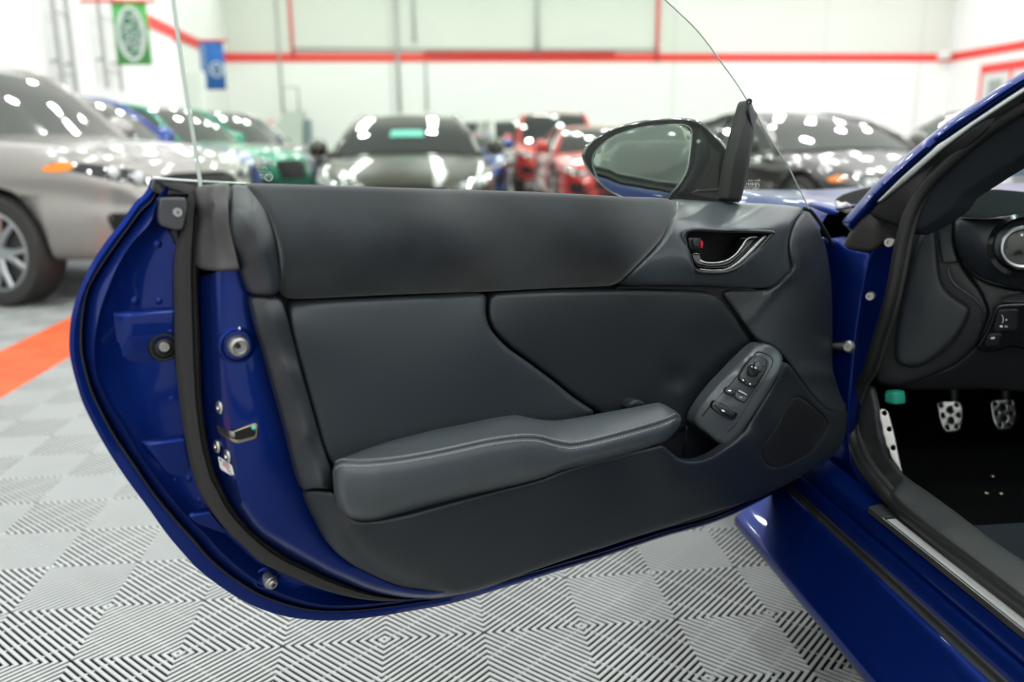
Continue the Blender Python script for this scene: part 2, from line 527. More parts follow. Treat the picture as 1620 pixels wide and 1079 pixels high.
def ring(c, rx, rz, th, y, n=40):
    v = []; f = []
    for k in range(n):
        a = 2*PI*k/n
        for s in (1.0, 1-th/rx): v.append((c[0]+rx*s*math.cos(a), y, c[2]+(rz-(0 if s == 1 else th))*math.sin(a)))
    for k in range(n):
        j = (k+1) % n; f.append((2*k, 2*j, 2*j+1, 2*k+1))
    return v, f
t, cl, c, w, h = banner('hanging_banner', 20.0, ((176, 4), (231, 103)), 'ban_green',
                        'green hanging banner with white oval emblem on the left wall', .2)
yb = 20.0-.045
v, f = [], []
n = 40
mk('oval', [(c[0]+w*.40*math.cos(2*PI*k/n), yb+.008, c[2]+h*.42*math.sin(2*PI*k/n)) for k in range(n)], [tuple(range(n))], 'ban_dkgreen', cl)
mk('oval_ring', *ring(c, w*.42, h*.44, .075, yb), 'print_white', cl)
text_mesh('LAND', h*.25, 'print_white', cl, (c[0]-w*.12, yb-.004, c[2]-h*.02), (0, 0, -1), (1, 0, 0), sx=.95)
text_mesh('ROVER', h*.23, 'print_white', cl, (c[0]+w*.13, yb-.004, c[2]+h*.02), (0, 0, -1), (1, 0, 0), sx=.85)
t, cl, c, w, h = banner('hanging_banner', 27.0, ((314, 66), (352, 142)), 'ban_blue',
                        'blue hanging banner with a pale round emblem near the hall corner', .15)
yb = 27.0-.045
mk('round_ring', *ring(c+np.array([.12, 0, -.1]), w*.30, w*.32, .04, yb), 'print_white', cl)
cx = c[0]+.12; cz = c[2]-.1
for pts in ([(-.13, .16), (0, .02), (.13, .16)], [(-.2, .1), (-.1, -.17), (0, -.02), (.1, -.17), (.2, .1)]):
    mk('emblem_stroke', *tube([(cx+a*.95, yb, cz+b*.95) for a, b in pts], .018, 6, up=(0, 1, 0)), 'print_white', cl)
text_mesh('VOLKSWAGEN', .17, 'print_white', cl, (c[0]-w*.36, yb, c[2]+.05), (0, 0, -1), (1, 0, 0))

# ladders fixed to the left wall, a white locker, the workshop corner
def ladder(px0, px1, ybot, label):
    A = LW(px0, 0); B = LW(px1, 0); zb = LW((px0+px1)/2+12, ybot)[2]
    t = empty('wall_ladder', (XL, A[1], zb))
    for p in (A, B):
        mk('rail', *box((XL+.12, p[1]-.03, zb), (XL+.2, p[1]+.03, ZC-.8)), 'pipe', t, smooth=False)
    k = zb+.4
    while k < ZC-1:
        mk('rung', *tube([(XL+.16, A[1], k), (XL+.16, (A[1]+B[1])/2, k), (XL+.16, B[1], k)], .022, 6), 'pipe', t); k += 1.15
    for z in (zb+.6, ZC-1.4):
        for p in (A, B): mk('bracket', *box((XL, p[1]-.03, z), (XL+.14, p[1]+.03, z+.06)), 'pipe', t, smooth=False)
    tag(t, label, 'ladder')
ladder(68, 90, 150, 'grey fixed wall ladder farther from the green banner')
ladder(142, 166, 142, 'grey fixed wall ladder next to the green banner')
pl = Plane((0, 24, 0), (0, -1, 0)); a = pl(286, 112); b = pl(324, 180)
lk = empty('white_locker', ((a[0]+b[0])/2, 24, 0)); lk.location.z = 0
mk('body', *box((a[0], 24, 0), (b[0], 24.4, a[2])), 'wall', lk, smooth=False)
for k in range(2):
    xa = a[0]+.02+k*(b[0]-a[0])/2
    mk('door', *box((xa, 23.97, .1), (xa+(b[0]-a[0])/2-.04, 24, a[2]-.03)), 'wall', lk, smooth=False)
tag(lk, 'tall white locker standing by the left wall behind the parked cars', 'locker')
pl = Plane((0, 31.5, 0), (0, -1, 0)); a = pl(428, 138); b = pl(478, 205)
mc = empty('workshop_machine', ((a[0]+b[0])/2, 31.8, 0))
mk('base', *box((a[0], 31.5, 0), (b[0], 32.6, 1.1)), 'bench', mc, smooth=False)
mk('hood', [(a[0]-.2, 31.3, 1.1), (b[0], 31.3, 1.1), (b[0], 32.6, 1.1), (a[0]-.2, 32.6, 1.1),
            (a[0]+.35, 31.8, 2.3), (b[0]+.05, 31.8, 2.3), (b[0]+.05, 32.5, 2.3), (a[0]+.35, 32.5, 2.3)],
   box((0, 0, 0), (1, 1, 1))[1], 'bench', mc, smooth=False)
mk('frame', *tube([(a[0]+.35, 31.8, 2.3), (a[0]+.35, 31.8, 3.1), (b[0]-.1, 31.8, 3.1), (b[0]-.1, 31.8, 2.3)], .04, 6, up=(0, 1, 0)), 'pipe', mc)
tag(mc, 'grey green workshop machine with a sloping hood in the hall corner', 'machine')
a = pl(481, 189); b = pl(492, 214)
cb = empty('steel_cabinet', ((a[0]+b[0])/2, 31.5, 0))
mk('body', *box((a[0], 31.5, 0), (b[0], 32.0, a[2])), 'cabinet', cb, smooth=False)
mk('door', *box((a[0]+.03, 31.47, .08), (b[0]-.03, 31.5, a[2]-.06)), 'cabinet', cb, smooth=False)
mk('handle', *box((b[0]-.09, 31.44, a[2]*.5), (b[0]-.06, 31.47, a[2]*.5+.15)), 'pipe', cb, smooth=False)
tag(cb, 'slim blue grey steel cabinet against the back wall', 'cabinet')
a = BW(425, 198, .1)
mk('alarm_box', *box(a-np.array([.12, .06, .16]), a+np.array([.12, .1, .16])), 'stripe', smooth=False)
tag(bpy.data.objects['alarm_box'], 'small red alarm box on the back wall beyond the parked cars', 'alarm')
a = BW(1527, 88, .0)
wl = empty('wall_light', (XR-.3, YB-.3, a[2]))
mk('housing', *box((XR-.55, YB-.3, a[2]-.16), (XR-.15, YB, a[2]+.16)), 'wall', wl, smooth=False)
mk('lens', *box((XR-.5, YB-.34, a[2]-.12), (XR-.2, YB-.3, a[2]+.06)), 'print_white', wl, smooth=False)
tag(wl, 'small white light housing in the corner at the end of the red stripe', 'lamp')
# framed notices on the right wall
nb = empty('notice_board', RW(1590, 150))
A = RW(1553, 117); B = RW(1600, 112)
y_far, y_mid = A[1], B[1]; y_near = y_mid-(y_far-y_mid)
zt = A[2]; zl = RW(1549, 165)[2]-.2
mk('top_rail', *box((XR-.06, y_near-.15, zt-.0), (XR, y_far, zt+.32)), 'stripe', nb, smooth=False)
for y in (y_far, y_mid, y_near): mk('post', *box((XR-.06, y-.12, zl), (XR, y, zt)), 'stripe', nb, smooth=False)
for y0, y1 in ((y_mid, y_far-.12), (y_near, y_mid-.12)):
    ps = mk('poster', *box((XR-.03, y0, zl), (XR, y1, zt)), 'poster', nb, smooth=False)
    mk('print', *box((XR-.036, y0+.25*(y1-y0), zl+.25*(zt-zl)), (XR-.03, y0+.75*(y1-y0), zt-.2*(zt-zl))), 'poster_gr', ps, smooth=False)
tag(nb, 'red framed notice board with grey printed posters on the right wall', 'notice board')

# ------------------------------------------------------------------ the tiled floor
GX, GY, CS = -0.3042, 1.5295, 0.2
NR = 11
def cell_ribs(i, j):
    """ribs of one quarter tile, cell corner at grid node (i,j), in metres relative to (0,0)"""
    flip = (i+j) % 2 != 0
    V, Fc = [], []
    def strip(c1, c2, z0, z1):
        def ends(c): return ((0, c), (1-c, 1)) if c >= 0 else ((-c, 0), (1, 1+c))
        c1 = max(c1, -1); c2 = min(c2, 1)
        a0, a1 = ends(c1); b0, b1 = ends(c2)
        mid = c1 < 0 < c2
        top = [a0, a1] + ([(1, 1)] if mid else []) + [b1, b0] + ([(0, 0)] if mid else [])
        n = len(top); b = len(V)
        for (x, y) in top: V.append((x, y, z0))
        Fc.append(tuple(range(b, b+n)))
        for s, (p, q) in ((0, (a0, a1)), (1, (b1, b0))):
            k = len(V); V.extend([(*p, z0), (*q, z0), (*q, z1), (*p, z1)]); Fc.append((k+1, k, k+3, k+2))
    hw = 0.255/NR
    for k in range(-NR, NR):
        c = (k+0.5)/NR
        strip(c-hw, c+hw, 0.0, -0.0032)
    n0 = len(V)
    out = []
    for (x, y, z) in V:
        if flip: x = 1-x
        out.append(((i+x)*CS, (j+y)*CS, z))
    if flip: Fc = [tuple(reversed(q)) for q in Fc]
    # low cross ties
    for k in (.22, .5, .78):
        c = 2*k; w = .022
        def e2(c): return ((0, c), (c, 0)) if c <= 1 else ((c-1, 1), (1, c-1))
        a0, a1 = e2(c-w); b0, b1 = e2(c+w); b = len(out)
        for (x, y) in (a0, a1, b1, b0):
            if flip: x = 1-x
            out.append(((i+x)*CS, (j+y)*CS, -0.0035))
        Fc.append((b, b+1, b+2, b+3) if not flip else (b+3, b+2, b+1, b))
    return out, Fc
def tile_geo():
    V, Fc = [], []
    for di in (0, 1):
        for dj in (0, 1):
            v, f = cell_ribs(di-1, dj-1)
            b = len(V); V += v; Fc += [tuple(q+b for q in p) for p in f]
    # orient upward
    return V, Fc
TV, TF = tile_geo()
def up_faces(V, Fc):
    out = []
    for p in Fc:
        a, b, c = (np.array(V[p[k]]) for k in range(3))
        out.append(tuple(reversed(p)) if (abs(a[2]-b[2]) < 1e-6 and abs(b[2]-c[2]) < 1e-6 and np.cross(b-a, c-b)[2] < 0) else p)
    return out
TF = up_faces(TV, TF)
tiles = []
for ti in range(-45, 40):
    for tj in range(-12, 70):
        x = GX+CS*(2*ti+1+1)-CS; y = GY+CS*(2*tj+1)        # tile centres on odd+1 nodes
        x = GX+CS*(2*ti); y = GY+CS*(2*tj)
        if not (XL < x < 7 and -1.2 < y < 14): continue
        d = np.array([x, y, 0])-EYE; z = d@FWD
        seen = False
        if z > .25:
            u = 810+F_PX*(d@RGT)/z; w = 539.5-F_PX*(d@UPV)/z
            seen = -70 < u < 1450 and 425 < w < 1160
        orange = (2*ti) == -8
        tiles.append((math.hypot(x, y), x, y, seen, orange))
tiles.sort()
near = [t for t in tiles if t[3]][:300]
nearset = set((t[1], t[2]) for t in near)
tme = bpy.data.meshes.new('floor_tile'); tme.from_pydata(TV, [], TF); tme.materials.append(MT['tile'])
tmo = tme.copy(); tmo.materials.clear(); tmo.materials.append(MT['tile_or'])
for _, x, y, s, orange in near:
    o = bpy.data.objects.new('floor_tile', tmo if orange else tme)
    o.location = (x, y, 0); link(o, floor)
    if orange: o['label'] = 'orange floor tile'
rest = [t for t in tiles if (t[1], t[2]) not in nearset]
def joined_tiles(name, sel, m):
    if not sel: return
    tv = np.array(TV); n = len(tv)
    V = np.concatenate([tv+np.array([x, y, 0]) for _, x, y, s, o in sel])
    lens = np.array([len(p) for p in TF]); flat = np.concatenate([np.array(p) for p in TF])
    me = bpy.data.meshes.new(name)
    k = len(sel)
    me.vertices.add(len(V)); me.vertices.foreach_set('co', V.ravel())
    me.loops.add(len(flat)*k); me.loops.foreach_set('vertex_index', np.concatenate([flat+i*n for i in range(k)]).astype(np.int32))
    tot = np.tile(lens, k); st = np.r_[0, np.cumsum(tot)[:-1]]
    me.polygons.add(len(tot)); me.polygons.foreach_set('loop_start', st.astype(np.int32)); me.polygons.foreach_set('loop_total', tot.astype(np.int32))
    me.update(calc_edges=True); me.materials.append(MT[m])
    o = bpy.data.objects.new(name, me); o['kind'] = 'stuff'; link(o, floor)
far = [t for t in rest if not t[4]]
joined_tiles('far_floor_tiles', [t for t in far if t[1] < 3.0], 'tile')
joined_tiles('far_orange_tiles', [t for t in rest if t[4]], 'tile_or')
mbf = MB()
for (x0, y0, x1, y1) in ((XL, 14.0, XR, YB), (3.1, -1.2, XR, 14.0), (XL, YF, XR, -1.3)):
    mbf.add(box((x0, y0, -.022), (x1, y1, -.001)))
mbf.build('plain_floor_tiles', 'tile', floor, smooth=False, kind='stuff')

# ------------------------------------------------------------------ the blue car with its open door
car = empty('sports_car', (0.95, 0.6, 0.0))
tag(car, 'deep blue sports car with its front door open over grey ribbed tiles', 'car')

# painted door shell: hem flange, groove, ridge and inner panel follow the door edge down and forward
E0 = [(240,284),(231,304),(213.5,320),(193,350),(169,380),(144,418),(124.5,460),(114,495.5),(110,528),(111,565),(124.5,619),(139,655),(166,705),(199,756),(234,803),(264,845),(294,880),(315,902),(356,933),(397,957),(446,974),(494,981),(536,981.5),(584,977),(642,968),(717,954),(787,933),(879,905),(955,881),(1048,850),(1144,821),(1249,768)]
E0b = [(246,288),(239,306),(221,323),(200,353),(176,384),(151,422),(131,464),(121,499),(117,530),(118,566),(131,617),(146,652),(172,701),(205,751),(240,798),(270,839),(300,873),(321,895),(361,926),(401,949),(448,966),(494,974),(536,974.5),(584,970.5),(642,962),(716,949.5),(786,929.5),(878,902),(954,878.5),(1047,847.5),(1143,818.5),(1248,766)]
E1 = [(252,292),(240,318),(222,335),(199,366),(172,403),(148,440),(136,466),(130,505),(128.5,537),(131,566),(144,615),(161,652),(180,687),(209,730),(243,780),(278,822),(306,853),(330,881),(366,912),(411,940),(460,958),(505,966),(550,966.5),(591,963),(642,956),(716,944),(786,925),(878,899),(954,876.5),(1047,845.5),(1143,816.5),(1247.5,765)]
E2 = [(262,296),(247,322),(237,353),(210.5,382),(187,418),(169,460),(157,495),(150,537),(150,578),(157,607),(175,643),(199,681),(219,716),(246,755),(273,790),(301,822),(327,847),(349,872),(384,903),(425,930),(470,948),(510,957),(553,958),(595,955),(645,949),(716,939),(786,921),(878,895),(954,873),(1047,843),(1143,814.5),(1247,764)]
E2b = [(276,300),(262,326),(250,356),(224,386),(199,422),(181,463),(168,498),(161,539),(161,578),(168,604),(186,638),(210,676),(230,710),(257,749),(284,783),(312,815),(339,839),(361,863),(395,892),(434,918),(477,936),(516,945),(557,947),(598,945),(647,940),(716,932),(786,916),(878,890),(954,869),(1047,840),(1143,812),(1246,762)]
E3 = [(300,304),(292,330),(284,371),(277,403),(275,440),(276,478),(277,537),(279,578),(283,619),(291,679),(299.5,726),(308,755),(317,780),(335,809),(350,828),(365,845),(385,863),(411,888),(435,901),(460,912),(508,932),(556,945),(591,950),(620,951),(643,949),(660,946),(720,930),(786,912),(878,886),(954,865),(1047,837),(1143,810),(1245,760)]
E4 = [(320,306),(314,330),(313,371),(313,403),(313,440),(314,478),(316,537),(317,578),(319,634),(326,693),(338,744),(347,763),(366,801),(394,836),(410,850),(432,867),(458,884),(487,898),(513,911),(539,922),(565,932),(591,940),(617,945),(643,948),(670,948),(695,947),(747,937),(786,925),(850,900),(954,863),(1047,834),(1143,807),(1244,757)]
E5 = [(352,306),(348,330),(346,371),(345.5,403),(345.5,429),(345.5,478),(348,537),(353,590),(360,649),(365,690),(372,735),(375,765),(386,797),(411,833),(430,847),(453,860),(477,874),(501,888),(526,901),(550,911),(570,920),(591,928),(610,933),(640,939),(670,942),(695,941),(747,931),(786,917),(850,894),(954,859),(1047,831),(1143,804),(1243,754)]
E5b = [(360,306),(356,330),(354,371),(353.5,403),(353.5,429),(353.5,478),(356,537),(361,590),(368,649),(373,690),(381,735),(386,765),(398,797),(422,830),(441,844),(463,857),(487,871),(510,884),(534,896),(558,906),(578,914),(598,922),(618,928),(645,935),(672,938),(697,937),(747,928),(786,914),(850,891),(954,856),(1047,828),(1143,801),(1243,751)]
E6 = [(400,306),(392,330),(388,371),(386,403),(386,429),(398,472),(423,555),(434,590),(446,631),(462,687),(477,750),(487,800),(512,850),(530,872),(545,884),(560,896),(575,905),(590,912),(610,921),(630,928),(645,931),(655,933),(665,934),(675,935),(690,935),(720,930),(747,925),(786,911),(850,888),(954,853),(1047,825),(1143,798),(1243,748)]
NL = 200
E4s, E5, E5b, E6 = ([q for q in e if q[1] >= 425] for e in (E4, E5, E5b, E6))
E0, E0b, E1, E2, E2b, E3, E4, E4s, E5, E5b, E6 = (fan(e, NL) for e in (E0, E0b, E1, E2, E2b, E3, E4, E4s, E5, E5b, E6))
shell = loft('door_shell', [([(p[0]+2, p[1]-1) for p in E0], -0.012), (E0, -0.004), (E0, 0.001), (E0b, 0.004), (E1, 0.002), (E1, -0.006)], 'blue', car, NL, sharp=40, raw=True)
loft('edge_seal', [([(a*.2+c*.8, b*.2+d*.8) for (a, b), (c, d) in zip(E0b, E1)], 0.003), (E1, 0.0045), ([(a+2, b-1) for a, b in E1], -0.004)], 'rubber', shell, NL, raw=True)
loft('inner_panel', [(E1, -0.008), ([(a+4, b-2) for a, b in E1], -0.004), (E2, 0.020), (E2b, 0.012), ([(a*.4+c*.6, b*.4+d*.6) for (a, b), (c, d) in zip(E2b, E3)], 0.008), (E3, 0.012), (E4, 0.014)], 'blue', shell, NL, sharp=60, raw=True)
loft('weatherstrip', [([(a-1, b) for a, b in E3], 0.010), (E3, 0.030), ([(a*.75+c*.25, b*.75+d*.25) for (a, b), (c, d) in zip(E3, E4)], 0.040), ([(a*.3+c*.7, b*.3+d*.7) for (a, b), (c, d) in zip(E3, E4)], 0.040),
     ([(a*.22+c*.78, b*.22+d*.78) for (a, b), (c, d) in zip(E3, E4)], 0.032), ([(a*.1+c*.9, b*.1+d*.9) for (a, b), (c, d) in zip(E3, E4)], 0.036), (E4, 0.030), ([(a+2, b-1) for a, b in E4], 0.012)], 'rubber_gr', car, NL, sharp=60, raw=True)
shut = loft('shut_face', [([(a-9, b) for a, b in E4s], 0.012), (E4s, 0.022), ([(a*.5+c*.5, b*.5+d*.5) for (a, b), (c, d) in zip(E4s, E5)], 0.057), (E5, 0.092), (E5b, 0.0965), (E6, 0.097), ([(a+16, b-4) for a, b in E6], 0.088)], 'blue', car, NL, sharp=50, raw=True)
# outer skin behind, bulging away from the cabin
def skin():
    o = np.array(E0[::2])
    top = np.array([(1275, 345), (1180, 335), (1000, 325), (700, 312), (450, 302), (300, 296)])
    lp = np.vstack([o, [(1262, 700), (1290, 560), (1300, 430)], top])
    c = np.array([660, 600.0]); V = []; F = []; n = len(lp)
    rows = [(1, -.006), (.995, -.016), (.97, -.03), (.8, -.055), (.5, -.07), (.2, -.075)]
    for s, d in rows:
        for p in lp:
            q = c+(p-c)*s; V.append(DOOR(q[0], q[1], d))
    for i in range(len(rows)-1):
        for k in range(n):
            k2 = (k+1) % n; F.append((i*n+k2, i*n+k, (i+1)*n+k, (i+1)*n+k2))
    F.append(tuple(range((len(rows)-1)*n, len(rows)*n)))
    return mk('outer_skin', V, F, 'blue', shell, sharp=50)
skin()
# dark backing that carries the trim
panel('trim_backing', [(400,300),(700,303),(1060,325),(1262,345),(1300,430),(1305,560),(1320,640),(1322,690),(1300,730),(1240,750),(955,850),(780,905),(700,925),(640,925),(560,880),(510,830),(480,740),(440,590),(410,470),(400,430)],
      [(400,300,.045),(1262,345,.020),(700,300,.045),(420,470,.085),(1300,400,.015),(1300,500,.030),(1316,600,.030),(600,870,.085),(1240,740,.07),(1320,690,.05),(800,600,.085),(1150,500,.075)], 'void', car, r=10, drop=.004, grid=40, skirt=.05)

# stamped ledges, bolts, bump stops, bracket on the latch end
def ledge(p, q, h, d, name='stamped_ledge', sl=0, sr=0):
    (x0, y0), (x1, y1) = p, q
    n = 12; V = []; F = []
    for k in range(n+1):
        u = k/n; x = x0+(x1-x0)*u; y = y0+(y1-y0)*u
        s = min(1, u*5)
        V += [DOOR(x, y-2, d-.004), DOOR(x, y+5*s+1, d+.011*s), DOOR(x, y+8*s+3, d+.012*s), DOOR(x+sl+(sr-sl)*u, y+h, d-.006)]
    for k in range(n):
        for j in range(3): F.append((4*k+j, 4*k+j+1, 4*k+5+j, 4*k+4+j))
    return mk(name, V, F, 'blue', shell, sharp=80)
ledge((177, 493), (276, 484), 110, .010, sl=0, sr=4)
ledge((221, 697), (293, 687), 80, .010, sl=56, sr=22)
ledge((293, 810), (333, 802), 50, .010, sl=46, sr=34)
for px, py in ((249, 386), (213, 476), (252, 476), (272, 630), (300, 757), (276, 760), (317, 790), (318, 762), (470, 905), (487, 914)):
    px_disc('weld_dimple', px, py, .0085, [(.0055, 0), (.005, .001), (.003, .0022)], 'blue', shell, seg=12)
b = px_disc('bump_stop', 258, 547, .008, [(.0185, 0), (.0185, .006), (.0165, .010), (.0145, .010), (.013, .006), (.011, .006), (.0105, .012), (.008, .013), (.0075, .008), (.004, .008)], 'rubber', car)
px_disc('bolt_head', 259, 548, .016, [(.007, 0), (.007, .004), (.0055, .006), (.003, .006), (.0025, .003)], 'zinc', b, seg=16)
rg = px_disc('dished_ring', 375, 546, .0965, [(.023, -.004), (.022, .001), (.019, .0025), (.016, -.001)], 'blue', shut)
b = px_disc('bump_stop', 375, 546, .096, [(.0125, 0), (.0125, .008), (.011, .013), (.008, .0145), (.0065, .013), (.004, .013)], 'zinc', car)
px_disc('bolt_head', 376, 547, .1105, [(.0035, 0), (.0032, .003), (.0016, .003), (.0015, .001)], 'rubber', b, seg=12)
px_disc('dished_ring', 420, 914, .012, [(.0165, -.004), (.016, .001), (.014, .002), (.011, -.001)], 'blue', shell)
b = px_disc('bump_stop', 421, 914, .010, [(.009, 0), (.009, .013), (.0075, .0145), (.0075, .018), (.0055, .020), (.003, .020), (.003, .014)], 'zinc', car, axis=np.array([.62, -.75, -.22]))
# latch opening
_e4, _e5, _e6 = (np.array(e)[np.argsort(np.array(e)[:, 1])] for e in (E4s, E5, E6))
def shut_d(q, lift=0.0):
    q = np.asarray(q, float); o = []
    for x, y in q:
        a, b, c = (np.interp(y, e[:, 1], e[:, 0]) for e in (_e4, _e5, _e6))
        o.append(np.interp(x, [a, (a+b)/2, b, b+8, max(c, b+10)], [.022, .057, .092, .0965, .097])+lift)
    return np.array(o)
side_n = np.array([-.45, -.85, .08])
for px, py, d in ((p, q, float(shut_d([(p, q)])[0])-.003) for p, q in ((348, 644.5), (344, 706), (360.5, 721.5))):
    s = px_disc('screw', px, py, d+.004, [(.0088, 0), (.0088, .001), (.007, .0028), (.003, .0028), (.002, .001)], 'steel', shut, axis=np.array([-.8, -.55, .05]), seg=18)
lt = panel('latch', [(342,671),(352,679),(366,684),(382,677),(407,668),(409,674),(408,691),(404,694),(376,702),(364,697),(346,686)], lambda q: shut_d(q, .003), 'brass', car, r=2, drop=.001, grid=5, cap=3, skirt=.004)
panel('opening', [(344,674),(353,680),(366,685),(383,679),(404,672),(404.5,688),(402,690.5),(377,697),(367,694),(349,684)], lambda q: shut_d(q, .0042), 'void', lt, r=2, drop=.001, grid=5, cap=3, skirt=.002)
panel('latch_hook', [(362,681),(371,684),(373,692),(366,692),(361,687)], lambda q: shut_d(q, .006), 'zinc', lt, r=2, drop=.001, grid=4, cap=2, skirt=.003)
px_disc('aqua_bumper', 401.5, 676, .1015, [(.003, 0), (.003, .001), (.001, .002)], 'aqua', lt, seg=12)
# service sticker
st = panel('service_sticker', [(344.5,721),(367,736),(371.5,756),(348.5,742)], lambda q: shut_d(q, .0022), 'white', shut, r=1.5, drop=.0003, grid=6, cap=1.5, skirt=.0005)
def on_sticker(u, v, w, h, m):
    A, B, D = np.array((344.5, 721.)), np.array((367, 736.)), np.array((348.5, 742.))
    q = lambda a, c: A+(B-A)*a+(D-A)*c
    pts = [q(u, v), q(u+w, v), q(u+w, v+h), q(u, v+h)]
    V = [DOOR(p[0], p[1], float(shut_d([p], .0028)[0])) for p in pts]
    mk('print_line', V, [(0, 1, 2, 3)], m, st, smooth=False)
on_sticker(.1, .12, .12, .16, 'ink')
for v, a, w, m in ((.18, .3, .5, 'ink'), (.34, .25, .55, 'redink'), (.46, .25, .4, 'redink'), (.58, .5, .3, 'ink'), (.74, .55, .12, 'ink'), (.76, .72, .18, 'ink')):
    on_sticker(a, v, w, .07, m)
# glass guide bracket at the top of the latch end
br = panel('glass_guide_bracket', [(254,313),(294,313),(297,330),(290,362),(280,365),(254,358),(250,345)], [(254,313,.04),(294,313,.06),(252,358,.03),(290,362,.05)], 'plastic_lt', car, r=3, drop=.004, grid=7, cap=2, skirt=.03)
px_disc('screw', 281, 336, .054, [(.0055, 0), (.005, .002), (.002, .002), (.002, .0)], 'zinc', br, seg=16)
panel('pull_tab', [(270,362),(283,362),(285,390),(278,389),(276,376),(271,372)], .03, 'rubber', br, r=3, drop=.003, grid=6, cap=3)
# belt seals
panel('belt_seal', [(236,304),(242,281),(270,284),(320,287),(322,306),(300,312),(262,312)], [(236,304,.005),(242,281,.01),(320,287,.03),(310,310,.03)], 'black', car, r=5, drop=.006, grid=9, cap=3, skirt=.02)
px_tube('belt_moulding', [(241,281.5),(275,284.5),(320,287.5),(395,291.5)], [.012,.02,.028,.03], .0018, 'chrome', car, seg=8)

# ---- door glass
gl_out = [(318,300),(313,262),(300,180),(286,90),(270,-30),(262,-90),(985,-90),(1040,-14),(1070,16),(1100,45),(1122,72),(1142,100),(1164,130),(1183,160),(1199,186),(1215,214),(1232,240),(1247,264),(1262,294),(1280,330),(1276,352),(1060,335),(700,312),(395,302)]
gl = panel('door_glass', gl_out, 0.0, 'glass', car, P=GLASS, r=2, drop=.0, grid=40, cap=1, skirt=0, sm=1)
px_tube('glass_edge', [(318,300),(313,262),(300,180),(286,90),(270,-30),(262,-90)], .0, .0024, 'glassedge', gl, P=GLASS, seg=6)
px_tube('glass_edge', [(985,-90),(1040,-14),(1070,16),(1100,45),(1122,72),(1142,100),(1164,130),(1183,160),(1199,186),(1215,214),(1232,240),(1247,264),(1262,294),(1280,330)], .0, .0012, 'glassedge', gl, P=GLASS, seg=6)
def etch(x0, y0, rows, slope, name='etched_mark'):
    """rows of small illegible maker's marks etched in the glass"""
    rnd = random.Random(3); mb = MB()
    for r, (dx, wd, h) in enumerate(rows):
        x = x0+dx; y = y0+r*h*1.45
        while x < x0+dx+wd:
            w = rnd.uniform(1.1, 2.6)
            yy = y+slope*(x-x0)
            for k in range(2):
                a = x+rnd.uniform(0, w*.5); c = yy+rnd.uniform(0, h*.4); q = rnd.random()
                if q < .5: pts = [(a, c), (a+w, c), (a+w, c+.7), (a, c+.7)]
                else: pts = [(a, yy), (a+.6, yy), (a+.6, yy+h), (a, yy+h)]
                mb.add(([GLASS(p[0], p[1], .002) for p in pts], [(0, 1, 2, 3)]))
            x += w+1.0
    o = mb.build(name, 'mark', gl, smooth=False); o['kind'] = 'stuff'
etch(401, 256, [(2, 16, 3), (4, 17, 3), (6, 16, 2.6), (6, 20, 2.8), (8, 22, 2.8), (10, 20, 2.6), (13, 16, 2.6)], .12)
etch(1178, 284.5, [(5, 18, 3.2), (2, 15, 3.2), (0, 22, 2.4), (0, 20, 2.4), (1, 19, 2.4), (4, 9, 3.4)], -.02)
px_tube('etched_ring', [(1196,291),(1199,289),(1201,292),(1200,297),(1197,299),(1195,296)], .002, .0004, 'mark', gl, P=GLASS, seg=5, closed=True)
px_tube('etched_ring', [(421,277),(427,275),(431,279),(429,285),(423,286),(419,282)], .002, .0005, 'mark', gl, P=GLASS, seg=5, closed=True)
# run channel post at the front of the glass
po = panel('glass_run_post', [(1147,318),(1156,262),(1167,212),(1178,172),(1181,162),(1185,157),(1188.5,160),(1189,168),(1192,185),(1194,212),(1190,232),(1185,262),(1179,290),(1172,320)], [(1147,318,.012),(1185,160,.012),(1172,320,.010),(1165,240,.018)], 'rubber', car, P=GLASS, r=6, drop=.008, grid=6, cap=3, skirt=.02)
panel('folded_lip', [(1184,160),(1189,162),(1194,175),(1200,181),(1196,192),(1194,205),(1193,215),(1190,206),(1186,190),(1183,172)], [(1184,160,.02),(1200,181,.008),(1190,206,.014)], 'plastic', po, P=GLASS, r=3, drop=.003, grid=4, cap=2, skirt=.004)
px_tube('post_cap', [(1182,166),(1182,160),(1185.5,157.5),(1188,160),(1187,164)], .02, .0022, 'rubber', po, P=GLASS, seg=8)

# ---- exterior mirror seen through the glass
MP = Plane(DOOR(1040, 260, -0.13), (-.34, -.93, -.005))
mo = [(1064,330),(1030,333),(985,312),(960,300),(940,284),(925,265),(918,247),(925,230),(942,215),(975,200),(1010,191),(1050,187),(1085,186.5),(1106,190),(1127,208),(1145,226),(1158,245),(1165,265),(1163,285),(1158,300),(1152,330)]
def mirror_housing():
    lp = resample(soften(mo, 8), 90, True); c = np.array([1060, 262.]); V = []; F = []; n = len(lp)
    rows = [(0.96, .004), (1.0, -.004), (1.0, -.03), (.93, -.075), (.75, -.11), (.4, -.13)]
    for s, d in rows:
        for p in lp: q = c+(p-c)*s; V.append(MP(q[0], q[1], 0)+np.array([.1, d*-1.0, 0])*0 - MP.n*(-d))
    for i in range(len(rows)-1):
        for k in range(n):
            k2 = (k+1) % n; F.append((i*n+k, (i+1)*n+k, (i+1)*n+k2, i*n+k2))
    F.append(tuple(reversed(range((len(rows)-1)*n, len(rows)*n))))
    F.append(tuple(range(n)))
    return mk('mirror_housing', V, F, 'black', car, sharp=45)
mh = mirror_housing()
mg = [(975,309),(958,299),(945,285),(937,265),(936,250),(942,238),(955,225),(975,213),(1000,204),(1035,198),(1070,196),(1085,197),(1094,203),(1095.5,215),(1093,240),(1090,262),(1085,277),(1077,290),(1066,303),(1052,316),(1010,322)]
panel('mirror_frame', mg, .0045, 'plastic_dk', mh, P=MP, r=3, drop=.001, grid=12, cap=5, skirt=.002)
